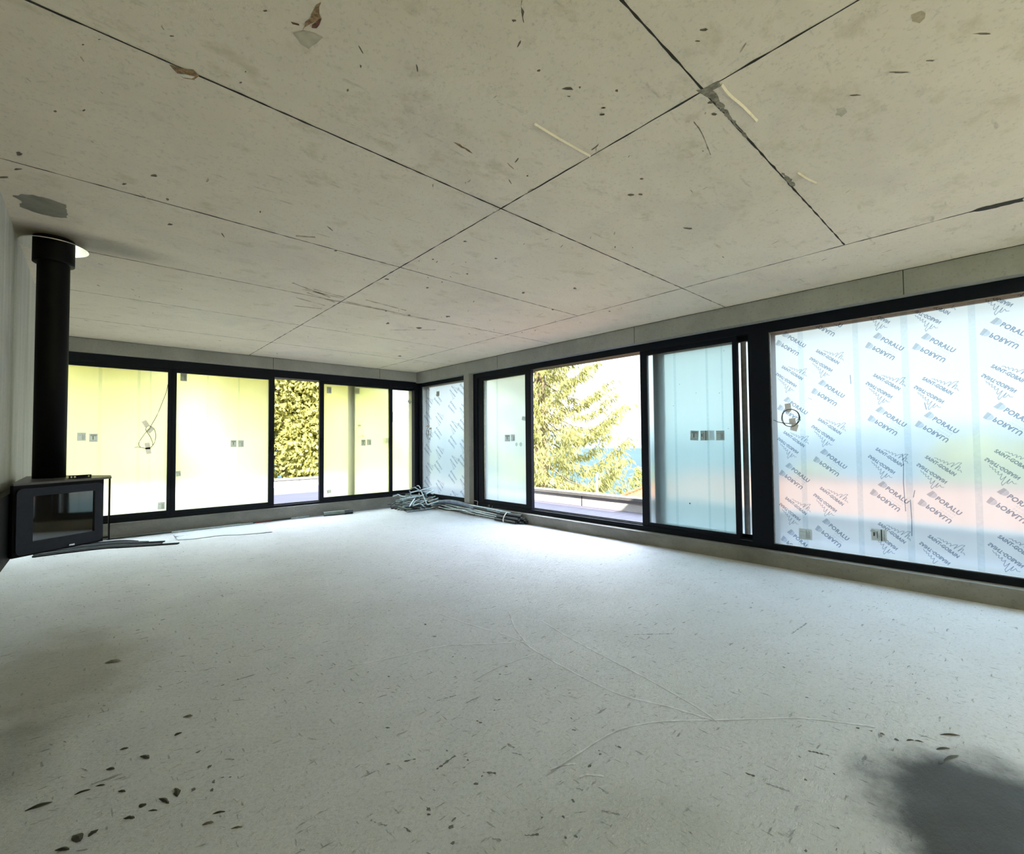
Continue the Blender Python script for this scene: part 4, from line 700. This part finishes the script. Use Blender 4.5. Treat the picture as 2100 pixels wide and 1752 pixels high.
for i, (p, q, w) in enumerate(CHIPS):
    P, Q = Vector((p[0], p[1], 0)), Vector((q[0], q[1], 0)); d = Q-P; L = max(d.length, .012); d.normalize(); nn = Vector((-d.y, d.x, 0)); n = 7; b = MB(); top, bot = [], []
    for k in range(n+1):
        t = k/n; hw = w*.95*math.sin(math.pi*min(1, max(.02, t)))**.7*(1+.25*rnd.uniform(-1,1)); z = .0015+.006*math.sin(math.pi*t)*min(1, L/.06)
        c_ = P+d*L*t+nn*w*.12*math.sin(t*4); top.append((c_+nn*hw*.5+Vector((0,0,.001+.4*z)), c_+Vector((0,0,z)), c_-nn*hw*.5+Vector((0,0,.001+.3*z))))
    vs = [tuple(x) for tr in top for x in tr]; vs += [(x, y, max(.0004, z-.0008)) for x, y, z in vs]; m3 = 3*(n+1)
    fs = [(3*k+j, 3*k+3+j, 3*k+4+j, 3*k+1+j) for k in range(n) for j in (0, 1)]; fs += [tuple(reversed([m3+v_ for v_ in f_])) for f_ in fs]
    b.mesh(vs, fs, 'leaf_brown' if i in (20, 11, 13, 18, 28) else 'leaf')
    tag(b.build('dead_leaf', loc=P.lerp(Q,.5)), LL[i], 'leaf', 'dead leaves on the concrete floor')
# ------------------------------------------------------------------ outside
TZ = -.05; PXW, PYW = 7.10, 14.40
b = MB(); b.prism([(5.2,-14), (PXW,-14), (PXW,PYW), (-14,PYW), (-14,8.3), (5.2,8.3)], TZ-.3, TZ, 'terrace'); b.build('terrace')
tag(bpy.data.objects['terrace'], 'grey paved roof terrace outside the windows', 'terrace', kind='structure')
b = MB(); b.box(PXW, PXW+.22, -14, PYW+.22, -3, .15, 'parapet'); b.box(PXW-.03, PXW+.25, -14, PYW+.25, .15, .20, 'coping')
for y in [k*1.7-12.9 for k in range(16)]: b.box(PXW-.004, PXW, y, y+.02, TZ, .15, 'joint')
tag(b.build('parapet_wall'), 'low pale parapet along the lake side of the terrace', 'wall', kind='structure')
b = MB(); b.box(-14, PXW, PYW, PYW+.22, -3, .15, 'parapet'); b.box(-14, PXW-.03, PYW-.03, PYW+.25, .15, .20, 'coping')
for x in [k*1.7-12.5 for k in range(12)]: b.box(x, x+.02, PYW-.004, PYW, TZ, .15, 'joint')
tag(b.build('parapet_wall'), 'low pale parapet facing the conifers beyond the open leaf', 'wall', kind='structure')
b = MB(); n = 40; R0 = [0, 6, 12, 20, 30, 45, 65, 95, 140, 200]
vs = []
def gz(x, y):
    r = math.hypot(x-2, y-4); down = max(0, (x*.75+y*.35)-9)
    return -3.1 - .16*min(down, 75) + .5*noise.noise(Vector((x*.06, y*.06, 0)))
for r in R0:
    for k in range(n): x, y = 2+r*math.cos(2*math.pi*k/n), 4+r*math.sin(2*math.pi*k/n); vs.append((x, y, gz(x, y)))
b.mesh(vs, [(i*n+k, i*n+(k+1) % n, (i+1)*n+(k+1) % n, (i+1)*n+k) for i in range(len(R0)-1) for k in range(n)], 'grass')
tag(b.build('terrain', smooth=True), 'grassy hillside falling away from the house', 'hillside', kind='structure')
b = MB(); b.mesh([(-1500,-1500,-15), (1500,-1500,-15), (1500,1500,-15), (-1500,1500,-15)], [(0,1,2,3)], 'lake')
tag(b.build('lake'), 'pale blue lake behind the conifer, below the far shore', 'lake', kind='structure')
b = MB(); n = 120; vs = []
for k in range(n+1):
    t = math.radians(-60+k*1.45); h = 20 + 9*noise.noise(Vector((t*5, 0, 0))) + 3*noise.noise(Vector((t*22, 1, 0)))
    for r, z in ((930, -16), (960, -8), (1040, h), (1250, h*.9)): vs.append((r*math.cos(t), r*math.sin(t), z))
b.mesh(vs, [(4*k+j, 4*k+4+j, 4*k+5+j, 4*k+1+j) for k in range(n) for j in range(3)], 'hill')
tag(b.build('hills', smooth=True), 'hazy blue hills along the far shore of the lake', 'hills', kind='structure')
# neighbour's house with a tiled hip roof
ho = thing('house', 'neighbouring house with an orange tiled hip roof below the terrace', 'house', (13,-1,-4))
b = MB(); rz, ez = .20, -1.35
A_ = [(8.9,-15,ez), (17.1,-15,ez), (17.1,9.2,ez), (8.9,9.2,ez), (13,-11.5,rz), (13,6.95,rz)]
b.mesh(A_ + [(x, y, z-.12) for x, y, z in A_[:4]], [(3,0,4,5), (1,2,5,4), (2,3,5), (0,1,4), (0,3,9,6), (3,2,8,9), (2,1,7,8), (1,0,6,7)], 'roof'); b.build('roof', ho)
b = MB(); b.tube([(13,-11.5,rz+.02), (13,6.95,rz+.02)], .05, 'roof', 8); b.tube([(13,6.95,rz+.01), (8.9,9.2,ez+.03)], .05, 'roof', 8); b.build('ridge', ho)
b = MB(); b.box(9.5, 16.5, -14.4, 8.6, -8, ez-.02, 'render'); b.build('wall', ho)
b = MB(); b.tube([(7.62,5.835,-3.2), (7.62,5.835,.55)], .022, 'white', 10)
tag(b.build('post', loc=(7.62,5.85,-3.2)), 'slim white post just beyond the lake side parapet', 'post')
# trees
def leaf_quad(V, F, c, d, w):
    side = d.cross(Vector((rnd.uniform(-1,1), rnd.uniform(-1,1), rnd.uniform(-.3,.3)))).normalized()*w
    k = len(V); V += [tuple(c), tuple(c+d*.45+side), tuple(c+d), tuple(c+d*.45-side)]; F.append((k, k+1, k+2, k+3))
def conifer(label, x, y, zb, H, R, mat, nb, nl, ll=.34, lw=.05, h0=.04, droop=.7, group='conifers beyond the parapets', power=.85):
    t = thing('conifer', label, 'tree', (x,y,zb), group); tr = MB()
    tr.tube([(x,y,zb), (x+.05,y,zb+H*.5), (x,y,zb+H*.97)], [R*.075, R*.045, .02], 'bark', 8)
    V, F = [], []
    for i in range(nb):
        f_ = h0 + (1-h0)*(i+.5)/nb; az = i*2.39996+rnd.uniform(-.3,.3); L = R*max(.04, (1-f_))**power*rnd.uniform(.78,1.12)
        pts = [Vector((x,y,zb+H*f_))]; d = Vector((math.cos(az), math.sin(az), 0))
        for k in range(1, 6):
            u_ = k/5; pts.append(Vector((x,y,zb+H*f_)) + d*L*u_ + Vector((0,0, -L*.30*math.sin(u_*2.6)*droop + L*.16*max(0,u_-.6)*2.5)))
        tr.tube(pts, [max(.012, .03*L/4*(1-k/6)) for k in range(6)], 'bark', 4)
        for j in range(int(nl*(.25+.75*L/R))):
            u_ = rnd.random()**.65; k = min(4, int(u_*5)); p = pts[k].lerp(pts[k+1], u_*5-k)
            p = p + Vector((rnd.gauss(0,.10+.05*L), rnd.gauss(0,.10+.05*L), rnd.gauss(-.05,.06)))*(1.15-u_*.6)
            dd = (d*rnd.uniform(.0,.7) + Vector((rnd.uniform(-.5,.5), rnd.uniform(-.5,.5), -rnd.uniform(.2,1.1)*droop-.1+.25*(1-droop)))).normalized()*ll*rnd.uniform(.6,1.2)
            leaf_quad(V, F, p, dd, lw*rnd.uniform(.7,1.3))
    tr.build('trunk', t); fo = MB(); fo.mesh(V, F, mat); fo.build('foliage', t)
def bushy(label, x, y, zb, H, rx, ry, mat, nl, ll, lw, name='tree', cat='tree', group='leafy trees beyond the parapets', lobes=9, trunk=True):
    t = thing(name, label, cat, (x,y,zb), group); V, F = [], []
    if trunk:
        tr = MB(); tr.tube([(x,y,zb), (x+.1,y,zb+H*.4), (x,y,zb+H*.75)], [.16*rx/2, .11*rx/2, .03], 'bark', 7)
        for k in range(6): a = k*1.05; tr.tube([(x,y,zb+H*.3), (x+rx*.6*math.cos(a), y+ry*.6*math.sin(a), zb+H*(.5+.06*k))], [.07, .02], 'bark', 5)
        tr.build('trunk', t)
    C_ = [(Vector((x+rnd.uniform(-.6,.6)*rx, y+rnd.uniform(-.6,.6)*ry, zb+H*rnd.uniform(.12,.86))), rnd.uniform(.32,.55)) for _ in range(lobes)]
    for i in range(nl):
        c_, s_ = C_[i % lobes]; v_ = Vector((rnd.gauss(0,1), rnd.gauss(0,1), rnd.gauss(0,1))).normalized()*(rnd.random()**.33)
        p = c_ + Vector((v_.x*rx*s_, v_.y*ry*s_, v_.z*H*s_*.42))
        dd = (v_ + Vector((rnd.uniform(-.8,.8), rnd.uniform(-.8,.8), rnd.uniform(-.9,.4)))).normalized()*ll*rnd.uniform(.6,1.3); leaf_quad(V, F, p, dd, lw*rnd.uniform(.7,1.3))
    fo = MB(); fo.mesh(V, F, mat); fo.build('foliage', t)
conifer('tall drooping conifer filling the open leaf on the lake side', 14.9, 14.6, -4.6, 16.5, 5.9, 'fol_y', 170, 420, .34, .030, .03, .95)
conifer('dark slender conifer showing its tip beside the white post', 21.8, 13.9, -5.6, 5.4, 1.4, 'fol_g', 60, 130, .20, .022, .05, .4)
bushy('round green bush at the foot of the tall drooping conifer', 8.55, 10.7, -3.2, 3.5, 1.05, 1.2, 'fol_g', 6500, .13, .042, 'bush', 'bush', 'bushes beyond the lake side parapet', 10, False)
bushy('low yellowish bush between the conifer and the hip roof', 8.05, 7.3, -3.4, 3.4, .55, 1.3, 'fol_y', 4500, .11, .036, 'bush', 'bush', 'bushes beyond the lake side parapet', 8, False)
bushy('dense yellow green tree filling the open leaf beside the stove', 6.0, 20.2, -4.4, 12.5, 3.9, 3.0, 'fol_gold', 42000, .20, .062, lobes=30)
bushy('leafy tree behind the slim sliding leaves next to the corner', 11.0, 24.6, -4.6, 10.5, 3.6, 2.4, 'fol_g', 12000, .30, .10, lobes=16)
bushy('large yellow tree behind the first pane beside the stove', -1.9, 23.6, -4, 14.0, 5.4, 3.2, 'fol_gold', 20000, .34, .12, lobes=22)
bushy('low olive tree behind the second pane, under the bright sky', -.1, 18.2, -4, 6.0, 2.0, 1.6, 'fol_o', 8000, .28, .10, lobes=12)
bushy('spreading green tree seen blurred above the tiled roof', 29, -.5, -6, 7.6, 4.2, 3.2, 'fol_g', 9000, .45, .15, lobes=12)
bushy('smaller yellow tree seen blurred over the roof ridge', 28, 6.2, -6, 6.6, 3.0, 2.4, 'fol_y', 6000, .42, .14, lobes=9)

# ------------------------------------------------------------------ light
w = bpy.data.worlds.new('sky'); sc.world = w; w.use_nodes = True; nt = w.node_tree; nt.nodes.clear()
tc = nt.nodes.new('ShaderNodeTexCoord'); sp = nt.nodes.new('ShaderNodeSeparateXYZ'); rp = nt.nodes.new('ShaderNodeValToRGB'); bg = nt.nodes.new('ShaderNodeBackground'); ou = nt.nodes.new('ShaderNodeOutputWorld')
nt.links.new(tc.outputs['Generated'], sp.inputs[0]); nt.links.new(sp.outputs[2], rp.inputs[0]); nt.links.new(rp.outputs[0], bg.inputs[0]); nt.links.new(bg.outputs[0], ou.inputs[0])
e = rp.color_ramp.elements; e[0].position = 0; e[0].color = SKY_LOW + (1,); e[1].position = 1; e[1].color = SKY_TOP + (1,)
q = e.new(.28); q.color = SKY_LOW + (1,)
q = e.new(.45); q.color = SKY_MID + (1,)
bg.inputs[1].default_value = SKY_S
sun = bpy.data.lights.new('sun', 'SUN'); sun.energy = SUN_E; sun.angle = .009; sun.color = (1,.93,.80)
so = bpy.data.objects.new('sun', sun); col.objects.link(so); so.rotation_euler = Vector((1.46,3.5,-3.05)).to_track_quat('-Z','Y').to_euler(); so.location = (-10,-20,20)
# ------------------------------------------------------------------ camera
cam = bpy.data.cameras.new('camera'); co = bpy.data.objects.new('camera', cam); col.objects.link(co); sc.camera = co
cam.sensor_fit = 'HORIZONTAL'; cam.sensor_width = 36; cam.lens = 36*942.728/2100; cam.clip_end = 5000; cam.clip_start = .05
yaw, pit, rol = (math.radians(a) for a in (47.81145, 1.749177, -.505676))
f_ = Vector((math.cos(yaw)*math.cos(pit), math.sin(yaw)*math.cos(pit), math.sin(pit))); r_ = Vector((math.sin(yaw), -math.cos(yaw), 0)); u_ = r_.cross(f_)
r2 = r_*math.cos(rol)+u_*math.sin(rol); u2 = u_*math.cos(rol)-r_*math.sin(rol)
co.matrix_world = Matrix(((r2.x,u2.x,-f_.x,0), (r2.y,u2.y,-f_.y,0), (r2.z,u2.z,-f_.z,CAM_Z), (0,0,0,1)))
for o in bpy.data.objects:
    if '_o' in o: del o['_o']
v = sc.view_settings; sc.display_settings.display_device = 'sRGB'; v.view_transform = 'Standard'; v.look = 'None'; v.gamma = 1; v.use_curve_mapping = False; v.exposure = EXPO
sc.cycles.max_bounces = 12; sc.cycles.diffuse_bounces = 5; sc.cycles.glossy_bounces = 4; sc.cycles.use_adaptive_sampling = True; sc.cycles.adaptive_threshold = .12; sc.cycles.transmission_bounces = 8; sc.cycles.transparent_max_bounces = 12
sc.cycles.sample_clamp_indirect = 8; sc.cycles.use_denoising = True; sc.cycles.caustics_reflective = False
